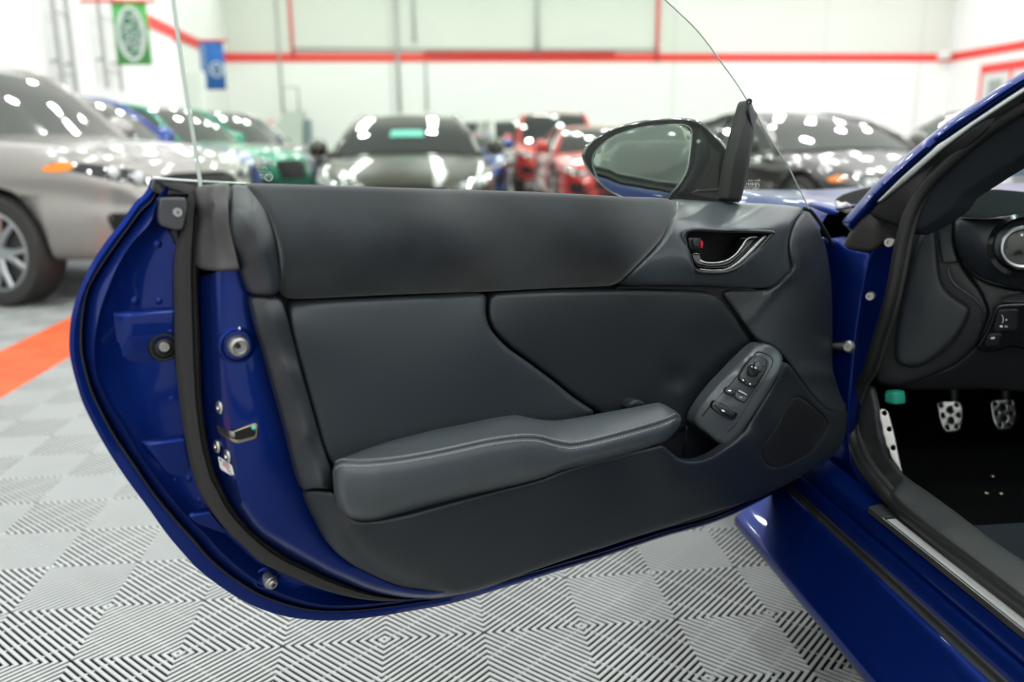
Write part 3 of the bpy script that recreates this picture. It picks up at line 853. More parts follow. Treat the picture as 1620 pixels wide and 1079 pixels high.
MG = Plane(MP.P0+MP.n*.006, (-.38, -.90, .16))
panel('mirror_glass', [(p[0]+(1025-p[0])*.02, p[1]+(258-p[1])*.025) for p in mg], 0.0, 'mirror', mh, P=MP if False else Plane(MP.P0+MP.n*.006, MP.n), r=1, drop=.0003, grid=30, cap=5, skirt=.001)
px_tube('mirror_glass_rim', [(p[0]+(1025-p[0])*.015, p[1]+(258-p[1])*.02) for p in mg], .0065, .0011, 'chrome', mh, P=MP, seg=6, closed=True)
panel('mirror_side', [(1100,190),(1112,193),(1133,214),(1150,236),(1160,258),(1160,290),(1130,298),(1088,304),(1075,312),(1064,314),(1078,294),(1090,276),(1098,250),(1102,215)], [(1100,190,.004),(1160,280,-.012),(1110,240,.008),(1070,312,.006)], 'plastic_dk', mh, P=MP, r=8, drop=.008, grid=9, cap=5, skirt=.02)
px_disc('mirror_lamp', 1105, 224, .012, [(.004, 0), (.003, .002)], 'chrome', mh, P=MP, seg=12)
panel('mirror_arm', [(1080,308),(1100,300),(1155,297),(1163,300),(1160,332),(1070,330)], [(1080,308,.0),(1160,315,.01),(1110,305,.01)], 'black', mh, P=MP, r=6, drop=.008, grid=9, cap=4, skirt=.05)

# ---- interior trim of the door
px_all = dict()
suede = [(384,290),(430,291),(478,292.5),(560,295),(636,297.5),(740,300.5),(834,303.6),(920,307.5),(1000,312),(1052,313),(1064,317),(1069.5,328),(1063,350),(1049,375),(1024,403),(996,431),(974,452),(870,456),(775,461),(680,464),(597,467),(520,471),(456,473),(446,467),(445,440),(445,408),(442,388),(435,365),(428,345),(417,323),(402,302)]
panel('suede_insert', suede, [(390,285,.050),(700,292,.052),(1060,308,.048),(400,310,.082),(700,315,.086),(1060,330,.078),(430,350,.124),(740,350,.130),(1050,365,.112),(450,390,.145),(740,385,.149),(1000,395,.136),(450,430,.136),(740,423,.140),(985,425,.128),(455,470,.100),(740,462,.102),(970,453,.100)],
      'suede', car, r=9, drop=.008, grid=13, cap=9)
handle_hole = [(1083.5,366.5),(1154.6,365.5),(1219,367.5),(1217,374),(1197,397),(1172,420),(1155,428.5),(1138,431.5),(1108,430.5),(1097,424.5),(1091,406)]
upper_ctrl = [(1070,312,.040),(1160,318,.037),(1270,330,.03),(1072,322,.050),(1160,326,.046),(1262,336,.045),(1066,345,.102),(1160,348,.100),(1240,350,.080),(1040,390,.124),(1082,380,.122),(1215,378,.108),(1000,430,.126),(1090,430,.126),(1160,432,.118),(1235,400,.092),(1240,430,.086),(985,452,.10),(1100,452,.102),(1190,455,.094)]
ut = panel('upper_trim', [(1067,315),(1110,317.5),(1154,320.5),(1200,322),(1238,324),(1262,327),(1274,332),(1266,338),(1256,350),(1248,368),(1245,389),(1248,408),(1253,425),(1247,432),(1239,437),(1230,450),(1210,457),(1180,456),(1138,454),(1043,451.5),(977,453),(998,432),(1026,404),(1051,376),(1065,351),(1071,328)],
      upper_ctrl, 'plastic_lt', car, r=8, drop=.007, grid=11, cap=7, holes=[handle_hole], hole_drop=.004)
# lip, recess and latch lever of the inner handle
px_tube('bezel_lip', handle_hole, [.120,.114,.108,.108,.112,.117,.119,.121,.123,.123,.122], .0032, 'plastic_dk', ut, seg=8, closed=True, k=5)
panel('handle_recess', [(p[0]+(1150-p[0])*.0, p[1]) for p in handle_hole], [(1085,367,.070),(1218,368,.062),(1110,430,.072),(1160,425,.068)], 'void', ut, r=4, drop=.0, grid=20, cap=4, skirt=.002)
lv = panel('handle_lever', [(1092,398),(1109,398.5),(1110,408),(1118,415),(1138,414.5),(1152,410),(1166,399),(1176,385),(1184,376.5),(1198,375),(1196,379),(1184,394),(1170,409),(1158,420),(1146,424.5),(1120,425),(1102,422),(1096,414)],
      [(1092,398,.112),(1110,420,.116),(1150,418,.114),(1196,376,.104),(1170,400,.112)], 'black', car, r=4, drop=.006, grid=5, cap=3, skirt=.02)
px_tube('lever_edge', [(1105,410.5),(1113,415),(1124,416.3),(1138,415.3),(1151,411.5),(1164,402),(1174,389),(1181,379),(1189,375.5),(1197,375.3)], [.112,.1155,.117,.117,.1165,.116,.114,.111,.108,.106], .0018, 'chrome', lv, seg=8)
panel('chrome_accent', [(1104,424.5),(1122,426.5),(1146,426.2),(1162,418.5),(1176,406),(1192,389),(1206,375.5),(1213,372.2),(1213.5,373.5),(1203,385),(1190,399),(1172,416),(1156,426),(1142,429.3),(1112,428.5)],
      [(1104,425,.119),(1146,428,.118),(1176,410,.114),(1213,373,.107)], 'chrome', ut, r=2, drop=.001, grid=4, cap=2, skirt=.006)
lk = panel('lock_tab', [(1088,376),(1110,376),(1110.5,394),(1091,395)], [(1088,376,.112),(1110,376,.110),(1091,395,.113),(1110,394,.111)], 'plastic', ut, r=3, drop=.003, grid=4, cap=2, skirt=.02)
panel('lock_mark', [(1109,381),(1111.5,380),(1112.5,386),(1111.5,393),(1109,393)], .1135, 'red', lk, r=1, drop=.0005, grid=3, cap=1, skirt=.003)
panel('lock_grip', [(1096,377.5),(1108,378),(1107.5,391),(1098,392.5),(1096.5,385)], [(1096,378,.1150),(1108,392,.1135),(1098,392,.117)], 'plastic_dk', lk, r=3, drop=.002, grid=4, cap=2, skirt=.004)
# latch end mouldings
panel('corner_garnish', [(307,297),(322,294),(338,292),(352,290),(365,291),(361,320),(365,359),(373,395),(382,429),(345,429.5),(313,426),(312,400),(314,370),(318,344),(311,322)],
      [(308,297,.040),(365,291,.055),(330,330,.066),(362,325,.095),(316,400,.062),(345,400,.092),(374,400,.118),(346,429,.110),(382,429,.124),(316,426,.070)], 'plastic_br', car, r=6, drop=.006, grid=8, cap=5,
      bump=lambda q: .010*np.exp(-((q[:, 0]-(338+.06*(q[:, 1]-300)))/7)**2)*np.clip((428-q[:, 1])/100, 0, 1))
panel('upper_end_cap', [(367,293),(380,291.5),(394,296),(402,303),(417,324),(428,346),(436,368),(441,390),(443.5,410),(443.5,445),(440,467),(418,467),(394.5,466),(383,436),(372,392),(364,335)],
      [(370,292,.050),(395,297,.058),(366,335,.100),(392,340,.128),(425,345,.118),(380,400,.116),(408,400,.140),(440,405,.136),(394,460,.116),(420,460,.134),(440,462,.132)], 'plastic', car, r=6, drop=.006, grid=8, cap=6,
      bump=lambda q: .003*np.exp(-((q[:, 0]-(394+.22*(q[:, 1]-300)))/8)**2))
panel('rear_trim_strip', [(395,469),(418,469.5),(441,470),(449,482),(458,517),(470,561),(477,590),(488,628),(505,687),(516,722),(523,740),(527,768),(528,774),(512,773),(495,772),(477.5,777),(469,750),(454,688),(439,631),(425,583),(418,555),(406,516)],
      [(395,469,.114),(441,470,.130),(427,500,.134),(470,570,.128),(425,585,.114),(450,585,.133),(455,690,.114),(482,690,.134),(505,690,.128),(478,775,.114),(505,772,.138),(528,772,.134)], 'plastic', car, r=6, drop=.006, grid=9, cap=5,
      bump=lambda q: .003*np.exp(-((q[:, 0]-(420+.30*(q[:, 1]-470)))/8)**2))
# padded inserts
panel('padded_insert', [(454,480),(500,477),(557,474.5),(650,470),(720,466),(771,464),(768,483),(768.5,503),(777,524),(803,551),(829,568.5),(870,598.5),(906,628),(946,654),(900,672),(830,672),(700,690),(600,716),(530,745),(523,730),(517,722),(506,688),(489,628),(478,590),(471,561),(459,517)],
      [(454,478,.112),(771,464,.112),(460,500,.122),(770,490,.122),(480,590,.124),(640,580,.130),(840,580,.124),(520,730,.126),(700,690,.130),(940,655,.118)], 'vinyl', car, r=9, drop=.007, grid=14, cap=7)
panel('padded_insert', [(776,464),(870,461),(968,459),(1015,458),(1049,459),(1090,459.5),(1120,461.5),(1138,470),(1154,492),(1171,515),(1193,541.5),(1163,575),(1132,609),(1103,645),(1097,660),(1098,676),(1060,690),(1040,660),(960,670),(950,655),(908,626),(872,596),(831,566),(805,548),(779,521),(771.5,503),(771.5,483)],
      [(776,464,.108),(1110,460,.106),(800,500,.116),(960,480,.114),(1120,480,.108),(860,580,.116),(1000,560,.112),(1180,540,.10),(1000,640,.112),(1090,660,.108),(950,650,.114)], 'vinyl_dk', car, r=9, drop=.007, grid=14, cap=7,
      bump=lambda q: -.010*np.exp(-(((q[:, 0]-1068)/14)**2+((q[:, 1]-598)/11)**2)))
# soft front part with its folds
def front_fold(q):
    x, y = q[:, 0], q[:, 1]
    b = .009*np.exp(-((x-(1262+.02*(y-340)))/14)**2)*np.exp(-((y-372)/46)**2)
    b += .005*np.exp(-((x-1243+(y-440)*1.05)/9)**2)*np.exp(-((y-452)/30)**2)
    b -= .003*np.exp(-((x-1222+(y-450)*.95)/7)**2)*np.exp(-((y-470)/28)**2)
    b += .003*np.exp(-((x-1208+(y-470)*.7)/10)**2)*np.exp(-((y-492)/30)**2)
    b += .012*np.exp(-((y-(590+.12*(x-1300)))/13)**2)*np.clip((x-1255)/40, 0, 1)
    return b
panel('front_trim', [(1276,332),(1284,338),(1294,358),(1303,382),(1308,396),(1312,420),(1315,440),(1317,495),(1317,540),(1317,585),(1324,607),(1332,631),(1341,642),(1335,655),(1310,650),(1291,632),(1266,600),(1249,576),(1238,562),(1220,547),(1203,543.5),(1190,530),(1172,504),(1156,482),(1143,466),(1150,458),(1195,459),(1213,459),(1232,452),(1240,440),(1255,427),(1250,408),(1247,389),(1250,368),(1258,351),(1268,339)],
      [(1276,332,.030),(1308,396,.034),(1250,390,.078),(1280,400,.068),(1240,450,.086),(1300,450,.062),(1160,470,.094),(1200,500,.098),(1270,500,.084),(1316,500,.05),(1210,540,.108),(1280,580,.088),(1316,585,.06),(1250,570,.105),(1300,630,.10),(1338,642,.075)], 'plastic', car, r=6, drop=.006, grid=8, cap=5, bump=front_fold)
panel('channel', [(975,452),(1040,451),(1110,450),(1200,456),(1190,470),(1160,468),(1170,490),(1185,510),(1215,545),(1190,548),(1150,500),(1125,465),(975,463)], [(975,455,.092),(1110,455,.088),(1200,540,.09)], 'rubber', car, r=3, drop=.002, grid=16, cap=4)
px_tube('front_edge_trim', [(1272,330),(1282,333),(1294,348),(1306,367),(1317,388),(1322,402),(1324,420),(1325,440)], [.026,.023,.018,.012,.006,.002,.0,-.004], .004, 'rubber', car, seg=10, flat=.7)
panel('door_front_edge', [(1300,372),(1312,380),(1322,402),(1327,440),(1330,500),(1330,600),(1336,640),(1338,690),(1310,720),(1300,600)], [(1300,380,.010),(1322,402,-.01),(1330,600,-.012),(1300,700,.03)], 'blue', shell, r=4, drop=.004, grid=12, cap=5, skirt=.03)

# lower panel with pocket and speaker openings
pocket = [(1045,702),(1052,707),(1071,725),(1084,729),(1100,729.5),(1116,726),(1133,718),(1144,707.5),(1120,690),(1096,673.5),(1079,675),(1070,684),(1058,692)]
spk = [(1260,627),(1268,630),(1277,636),(1296,652),(1310,664.5),(1309,677),(1296,698),(1283,716),(1256,730),(1227,741),(1216,737),(1207,726),(1203,712),(1214,694),(1227,676),(1240,651),(1250,633)]
lower = [(478,779),(495,774.5),(512,776),(529,778),(535,798),(550,817),(562,822),(577,825),(600,823.5),(653,812),(730,791),(806,771.5),(840,763),(864,756),(884,747),(902,741),(930,733),(959,726),(1000,715),(1036,706),(1045,703),(1052,707),(1071,725),(1084,729.5),(1100,730),(1116,726.5),(1133,718.5),(1147,708),(1155,703.5),(1164,696),(1174,685),(1184,671),(1198,650),(1212,628),(1226,604),(1238,583),(1241,572),(1249,577),(1266,601),(1291,633),(1312,651),(1341,645),(1341,665),(1337,690),(1328,710),(1316,724),(1298,735),(1280,743),(1262,757),(1253,762),(1240,769),(1205,786),(1144,806),(1096,821),(1048,836),(1000,851),(955,866),(917,878),(878,891),(820,911),(786,923),(750,934),(725,939),(700,942),(675,942),(650,937),(625,927),(600,916),(575,904),(555,892),(535,877),(517,858),(505,838),(493,815),(484,796)]
panel('lower_panel', lower, [(480,785,.116),(525,785,.146),(505,838,.116),(545,850,.150),(575,900,.114),(600,850,.158),(640,890,.146),(655,930,.106),(700,860,.158),(700,925,.114),(800,800,.160),(800,900,.118),(900,770,.158),(955,858,.106),(1000,740,.156),(1060,760,.158),(1100,745,.162),(1100,810,.108),(1150,720,.168),(1180,680,.174),(1215,640,.176),(1243,590,.164),(1180,685,.178),(1230,660,.160),(1200,700,.166),(1200,770,.112),(1240,766,.10),(1190,720,.160),(1260,600,.138),(1300,640,.108),(1338,650,.080),(1330,700,.085),(1285,735,.096),(1255,640,.132),(1295,690,.108),(1225,735,.126)],
      'vinyl_low', car, r=9, drop=.008, grid=10, cap=5, holes=[spk], hole_drop=.006,
      bump=lambda q: -.008*(1-np.clip((q[:, 0]-np.interp(q[:, 1], [770,798,836,867,898,916,929,937,945], [529,536,553,574,608,643,678,712,760]))/14+.5, 0, 1)**1.5)*(q[:, 1] > 772))
# pocket well
def well(name, lp, d_top, d_bot, m, parent, scale=.9, off=(0, 0)):
    p = resample(soften(lp, 3, 1), 40, True); c = p.mean(0); V = []; n = len(p); F = []
    for s, d, o in ((1.04, d_top, 0), (1.0, d_top-.012, .3), (scale, d_bot, 1)):
        for q in p: x = c+(q-c)*s+np.array(off)*o; V.append(DOOR(x[0], x[1], d))
    for i in range(2):
        for k in range(n): k2 = (k+1) % n; F.append((i*n+k2, i*n+k, (i+1)*n+k, (i+1)*n+k2))
    F.append(tuple(range(2*n, 3*n)))
    return mk(name, V, F, m, parent, sharp=40)
pk = well('pull_pocket', pocket, .150, .098, 'plastic_dk', car)
mk('pocket_edge', *tube([DOOR(1086, 675, .148), DOOR(1085, 700, .108), DOOR(1081, 722, .100)], .0012, 6), 'plastic', pk)
sp = panel('speaker_grille', spk, [(1260,627,.128),(1203,712,.138),(1310,664,.096),(1227,741,.116),(1283,716,.10)], 'grille_cloth', car, r=6, drop=.004, grid=12, cap=5)
def speaker_weave():
    mb = MB()
    fn = tps([(1260,627,.1286),(1203,712,.1386),(1310,664,.0966),(1227,741,.1166),(1283,716,.1006)])
    lp = np.array(spk, float); c = lp.mean(0); lp = c+(lp-c)*.965
    for k in range(46):
        y = 625+k*2.6
        xs = np.arange(1200, 1314, 4.0)
        q = np.stack([xs, y+.33*(xs-1255)], 1); q = q[inside(q, lp)]
        if len(q) < 2: continue
        d = fn(q); pts = [DOOR(a, b, e) for (a, b), e in zip(q, d)]
        mb.add(tube([pts[0], (pts[0]+pts[-1])/2, pts[-1]], .00055, 4))
    return mb.build('mesh_wires', 'plastic_dk', sp, kind='stuff', smooth=False)
speaker_weave()

# armrest with two rows of stitching
arm_back = [(526,744),(530,734),(540,726),(557,718.5),(585,708),(615,698),(650,689),(691,678.5),(730,671),(768,663),(795,658.5),(814,656.5),(825,658),(837,660.5),(856,664),(875,665),(898,663),(960,652),(1000,644.5),(1037,637.5),(1047,638.5),(1057,643),(1068,650),(1075,656),(1078,662)]
arm_seam = [(526,745),(530,737),(538,731.5),(550,731.5),(575,732),(615,729),(650,724),(691,716.5),(730,708),(768,699.5),(800,694.5),(825,692),(842,692),(856,693.5),(868,697),(880,700.5),(893,703),(906,704),(930,700),(959,693),(1000,682),(1036,671.5),(1058,663.5),(1071,657.5),(1078,663)]
arm_bot = [(525.5,752),(527,774),(534,797),(541,808),(550,816.5),(562,822),(577,824.5),(600,822.5),(653,811),(730,790),(806,770.5),(835,763.5),(864,755),(884,746),(902,740),(930,732),(959,724.5),(1000,714),(1036,704.5),(1047,700),(1058,692),(1068,683),(1074,675),(1077,668),(1078,664)]
def arm_rows(n=150):
    B, S, T = (resample(catmull(p, 6), 600) for p in (arm_back, arm_seam, arm_bot))
    u = np.linspace(0, 1, n); u = u-.06*np.sin(2*PI*u)*.9
    x = 526+552*u
    def at(C, xv):
        C = C[np.argsort(C[:, 0], kind='stable')]
        return np.interp(xv, C[:, 0], C[:, 1])
    b, s_, t = at(B, x), at(S, x), at(T, x)
    t[0] = 752; t[-1] = 664
    return x, b, s_, t, u
ax, ab, asm, at_, au = arm_rows()
taper = np.clip(np.minimum((ax-525.5)/26, (1078.5-ax)/22), 0, 1); taper = np.sqrt(1-(1-taper)**2)
dS = np.interp(ax, [526, 600, 820, 880, 960, 1078], [.196, .206, .208, .198, .204, .196])
dB = np.interp(ax, [526, 820, 860, 960, 1078], [.126, .126, .134, .150, .160])
dT = np.interp(ax, [526, 860, 960, 1078], [.158, .160, .168, .168])
def arm():
    V = []; F = []; n = len(ax)
    prof = []
    for f, g in ((0, 0), (.10, .32), (.30, .52), (.55, .72), (.8, .9), (.93, .985), (1.0, 1.0)):
        prof.append((ab+(asm-ab)*f, dB+(dS-dB)*g))
    # seam dimple then the front face
    h = np.minimum(3.0, (at_-asm)*.2)
    prof[-1] = (asm-.4, dS-.0012)
    prof.append((asm+.8, dS-.0030))
    prof.append((asm+h*.7+.8, dS-.0006))
    for f, g in ((.22, .0), (.5, .06), (.75, .26), (.92, .62), (1.0, 1.0)):
        y = asm+h+(at_-asm-h)*f
        prof.append((y, dS+.003*math.sin(PI*min(1, f*1.2))*(g < .5)-(dS-dT)*g))
    for y, d in prof:
        dd = .12+(d-.12)*(.45+.55*taper)
        for k in range(n): V.append(DOOR(ax[k], y[k], dd[k]))
    for i in range(len(prof)-1):
        for k in range(n-1): F.append((i*n+k, (i+1)*n+k, (i+1)*n+k+1, i*n+k+1))
    return mk('armrest', V, F, 'leather', car)
ar = arm()
def stitches(off, name='stitching'):
    mb = MB()
    pts = np.stack([ax, asm+off], 1)
    L = np.r_[0, np.cumsum(np.linalg.norm(np.diff(pts, axis=0), axis=1))]
    s = 10.0
    while s < L[-1]-12:
        q = []
        for t in (s, s+1.5, s+3.0):
            x = np.interp(t, L, ax); y = np.interp(t, L, pts[:, 1])
            d = np.interp(t, L, dS); tp = np.interp(t, L, taper)
            if off < 0:
                rel = abs(off)/max(4, np.interp(t, L, asm-ab)); d = d-(d-np.interp(t, L, dB))*rel*.28
            q.append(DOOR(x, y, .12+(d-.12)*(.45+.55*tp)+.0006))
        mb.add(tube(q, .00062, 5)); s += 4.6
    return mb.build(name, 'thread', ar, kind='stuff')
stitches(-4.5); stitches(5.5)
px_tube('armrest_piping', list(zip(ax[3:-3:4], at_[3:-3:4]+.5)), list((.12+(dT-.12)*(.45+.55*taper))[3:-3:4]-.001), .0022, 'plastic_dk', ar, seg=6, k=2)
panel('grab_recess', [(987,640),(998,632.5),(1010,631.5),(1019,636),(1022,641),(1000,646),(988,648)], [(987,640,.120),(1020,636,.122),(1004,632,.130),(1004,646,.132)], 'vinyl', car, r=5, drop=.006, grid=5, cap=4, skirt=.02)

# switch console
sc_out = [(1097,672),(1096.5,660),(1104,645),(1117,627),(1132,608.5),(1148,592),(1163,575.5),(1178,561),(1193,546.5),(1202,543.5),(1212,543.5),(1222,547),(1231,554),(1237.5,562),(1238.5,572),(1236,583),(1224,604),(1210,628),(1196,650),(1182,671),(1172,685),(1162,696),(1153,704),(1145,707),(1120,689)]
cd = tps([(1097,672,.134),(1104,645,.138),(1163,575,.138),(1200,545,.134),(1235,560,.152),(1236,583,.166),(1210,628,.176),(1182,671,.176),(1160,698,.168),(1143,707,.158),(1120,690,.146),(1140,640,.160),(1190,580,.160),(1170,620,.164)])
con = panel('switch_console', sc_out, lambda q: cd(q), 'plastic_lt', car, r=6, drop=.005, grid=8, cap=6,
            bump=lambda q: -.0035*np.exp(-((np.abs(((q[:, 0]-1097)*.62+(q[:, 1]-672)*.78)-0))/1e9))*0)
def cpanel(name, o, lift, m, parent, r=2.5, drop=.002, cap=2.5, grid=5, skirt=.004, bump=None):
    return panel(name, o, lambda q: cd(q)+lift, m, parent, r=r, drop=drop, grid=grid, cap=cap, skirt=skirt, bump=bump)
px_tube('console_groove', [(1111,658),(1126,640),(1148,616),(1168,593),(1188,568),(1196,558.5),(1203,557),(1216,562),(1222,568),(1222,576),(1214,591),(1200,613),(1180,644),(1163,671),(1150,684)],
        [float(cd([(x, y)])[0])+.0002 for x, y in [(1111,658),(1126,640),(1148,616),(1168,593),(1188,568),(1196,558.5),(1203,557),(1216,562),(1222,568),(1222,576),(1214,591),(1200,613),(1180,644),(1163,671),(1150,684)]], .0011, 'rubber', con, seg=6)
plate = cpanel('switch_plate', [(1150,611),(1170,588),(1188,567),(1194,561.5),(1202,562),(1214,568),(1218,573),(1216,582),(1204,602),(1190,624),(1178,640),(1146,622)], .0006, 'plastic', con)
# mirror adjuster
md = cpanel('mirror_adjuster', [(1168,596),(1174,584),(1185,570),(1191,563.5),(1197,562),(1208,565.5),(1215,571),(1213,581),(1205,598),(1196,612),(1189,614),(1176,607),(1169,602)], .003, 'plastic_dk', con, r=3, drop=.002)
cpanel('adjuster_top', [(1189,571),(1195,563.5),(1207,566.5),(1214,572),(1212,582),(1206,580)], .0042, 'plastic', md)
kn = px_disc('adjuster_knob', 1190, 587, float(cd([(1190, 587)])[0])+.004, [(.0105, 0), (.0105, .003), (.0085, .006), (.0082, .010), (.0088, .014), (.0078, .0175), (.0045, .0192), (.001, .0196)], 'plastic', md, axis=DOOR.n*.8+np.array([0, 0, .6]))
panel('knob_mark', [(1188,580),(1190,578.5),(1191,580),(1190,582)], float(cd([(1190, 587)])[0])+.0245, 'white', kn, r=.6, drop=.0001, grid=2, cap=.5, skirt=.0003)
panel('knob_mark', [(1193,581),(1196,580),(1197,583),(1195,584)], float(cd([(1190, 587)])[0])+.0245, 'white', kn, r=.6, drop=.0001, grid=2, cap=.5, skirt=.0003)
cpanel('fold_button', [(1170,594),(1176,597),(1183,604),(1178,606),(1170,601.5)], .0052, 'plastic_dk', md, r=1.5)
cpanel('fold_button', [(1185,604.5),(1193,606.5),(1199,605),(1195,611.5),(1189,613),(1182,608.5)], .0052, 'plastic_dk', md, r=1.5)
for x, y in ((1175.5, 601.5), (1186.5, 607.5)):
    cpanel('button_symbol', [(x-1.3, y-1), (x+1.2, y-1.4), (x+1.6, y+1), (x-1, y+1.2)], .0072, 'white', md, r=.5, drop=.0001, cap=.4, grid=2, skirt=.0002)
b1 = cpanel('window_switch', [(1145,619),(1151,611),(1158,613.5),(1165,617.5),(1161,627),(1153,624)], .004, 'plastic_dk', con, r=2)
b2 = cpanel('window_switch', [(1162,628),(1167,618),(1176,622),(1184,627.5),(1178,638),(1170,634)], .004, 'plastic_lt', con, r=2)
cpanel('chrome_tip', [(1168,616.5),(1171,616.8),(1177,620.5),(1184,626),(1183,627.5),(1175,623),(1168,619)], .0065, 'chrome', b2, r=1, drop=.0004, cap=1, grid=3, skirt=.003)
cpanel('button_symbol', [(1152,617),(1157,617),(1156.5,619.5),(1151.5,619)], .0044, 'white', b1, r=.5, drop=.0001, cap=.4, grid=2, skirt=.0002)
cpanel('button_symbol', [(1170,627),(1175,628),(1174,630),(1169.5,629)], .0044, 'poster_gr', b2, r=.5, drop=.0001, cap=.4, grid=2, skirt=.0002)
b3 = cpanel('lock_switch', [(1123.5,643),(1129.5,632.5),(1148,641),(1168,652.5),(1165,660),(1160,666),(1148,661),(1135,654)], .0035, 'black', con, r=2)
cpanel('rocker', [(1128,641),(1131.5,636),(1147,643.5),(1164,653.5),(1160,660.5),(1146,654)], .0048, 'plastic', b3, r=2)
cpanel('button_symbol', [(1142,647.5),(1147,649.5),(1146,652.5),(1141,650)], .0054, 'white', b3, r=.5, drop=.0001, cap=.4, grid=2, skirt=.0002)

# ------------------------------------------------------------------ body side: sill, pillars, front wing
def sill(name, prof, m, y0=-0.9, y1=1.56, ny=30, parent=None, front=None):
    V = []; F = []; n = len(prof)
    for i in range(ny+1):
        y = y0+(y1-y0)*i/ny
        for (x, z) in prof: V.append((x, y, z))
    for i in range(ny):
        for k in range(n-1): F.append((i*n+k, i*n+k+1, (i+1)*n+k+1, (i+1)*n+k))
    F.append(tuple(range(n))); F.append(tuple(reversed(range(ny*n, ny*n+n))))
    return mk(name, V, F, m, parent or car, sharp=35)
sk = sill('sill_skirt', [(.80,.14),(.70,.145),(.645,.172),(.628,.182),(.622,.190),(.6215,.203),(.624,.209),(.632,.2145),(.66,.238),(.685,.2615),(.692,.268),(.697,.2745),(.704,.2785),(.7095,.279),(.711,.274),(.711,.262),(.74,.255)], 'blue')
sill('sill_seal', [(.709,.268),(.711,.2765),(.7155,.2790),(.720,.2785),(.7225,.2835),(.7255,.2850),(.728,.281),(.728,.268)], 'rubber')
sill('sill_step', [(.722,.270),(.7255,.2855),(.7285,.296),(.7325,.3035),(.7370,.3075),(.7400,.3065),(.7420,.3015),(.7445,.3030),(.7465,.3120),(.7495,.3225),(.754,.3300),(.76,.3330),(.80,.336),(.80,.28)], 'blue')
HP = Plane((.83, 1.49, 0), (-.75, -.66, 0))
hp = panel('hinge_pillar', [(1290,398),(1322,372),(1338,392),(1378,399),(1378,404),(1365,466),(1355,529),(1349,592),(1343,640),(1342,690),(1348,735),(1362,765),(1385,795),(1372,812),(1330,808),(1290,785),(1262,775),(1262,740),(1280,600)],
      [(1290,398,-.05),(1322,400,-.006),(1378,400,.0),(1365,466,.0),(1310,466,-.012),(1349,592,.0),(1310,592,-.012),(1343,690,.004),(1300,690,-.03),(1370,790,.03),(1262,760,-.06),(1300,760,-.03),(1330,800,.0)], 'blue', car, P=HP, r=5, drop=.004, grid=10, cap=6, skirt=.04)
panel('pillar_inner_face', [(1377,399),(1396,386),(1419,373),(1440,358),(1416,440),(1398,480),(1377,548),(1360,610),(1353,660),(1352,700),(1342,690),(1342,640),(1348,592),(1354,529),(1364,466)],
      [(1377,399,-.004),(1440,358,-.05),(1364,466,-.003),(1398,480,-.05),(1348,592,-.002),(1377,548,-.045),(1352,690,-.02),(1342,680,.002)], 'blue', hp, P=HP, r=3, drop=.002, grid=10, cap=4, skirt=.02)
panel('pillar_cover', [(1333,396),(1338,378),(1350,358),(1368,341),(1388,330),(1396,323),(1430,330),(1460,345),(1440,362),(1419,376),(1396,388),(1378,400)],
      [(1333,396,.0),(1350,358,.004),(1396,323,.0),(1460,345,-.05),(1419,376,-.03),(1378,400,.004),(1380,360,.012)], 'rubber_gr', car, P=HP, r=8, drop=.010, grid=9, cap=6, skirt=.03)
for px, py, r, lab in ((1408, 383, .0095, 0), (1378, 468, .0085, 0)):
    px_disc('door_hinge_bolt', px, py, -.022 if px > 1400 else -.006, [(r, 0), (r, .012), (r*.82, .015), (r*.4, .015), (r*.35, .011)], 'zinc', hp, P=HP, seg=16, axis=np.array([-.6, -.75, .05]))
# check strap between door and pillar
ck = mk('check_strap', *tube([DOOR(1300, 547, .02), DOOR(1312, 548, .02)*.5+HP(1322, 548, .01)*.5, HP(1336, 548, .01)], .008, 8), 'rubber', car)
mk('strap_bolt', *lathe(HP(1343, 548, .0), (-.6, -.75, .1), [(.012, 0), (.012, .008), (.008, .012), (.004, .012), (.003, .008)], 14), 'zinc', ck, sharp=40)
mk('strap_clevis', *tube([HP(1334, 543, .008), HP(1344, 541, .006), HP(1350, 548, .004), HP(1344, 556, .006), HP(1334, 553, .008)], .0035, 6), 'zinc', ck)

# scuff plate
def rounded_strip(name, x0, x1, z, y0, y1, h, m, parent, rad=.01):
    pts = [(x0, y0), (x1, y0), (x1, y1-rad)]
    for k in range(7):
        a = k/6*PI/2; pts.append((x1-rad+rad*math.cos(a), y1-rad+rad*math.sin(a)))
    for k in range(7):
        a = PI/2+k/6*PI/2; pts.append((x0+rad*.6+rad*.6*math.cos(a), y1-rad+.6*rad*math.sin(a)))
    n = len(pts); c = np.mean(pts, axis=0); V = []; F = []
    for s, dz in ((1, 0), (1, h*.7), (.97, h)):
        for p in pts:
            V.append((c[0]+(p[0]-c[0])*(s if s == 1 else .965), p[1]-(0 if s == 1 else .0012)*np.sign(p[1]-c[1]), z+dz))
    for i in range(2):
        for k in range(n): k2 = (k+1) % n; F.append((i*n+k, i*n+k2, (i+1)*n+k2, (i+1)*n+k))
    F.append(tuple(range(2*n, 3*n)))
    return mk(name, V, F, m, parent, sharp=30)
sp_ = rounded_strip('scuff_plate', .7515, .7955, .3335, -.9, 1.300, .0085, 'scuffed', car, .016)
rounded_strip('insert_border', .7535, .7745, .3400, -.9, 1.248, .0026, 'silverbar', sp_, .004)
rounded_strip('insert_gap', .7545, .7735, .3405, -.9, 1.2465, .0026, 'void', sp_, .003)
rounded_strip('insert_bar', .7560, .7720, .3400, -.9, 1.236, .0042, 'silverbar', sp_, .002)

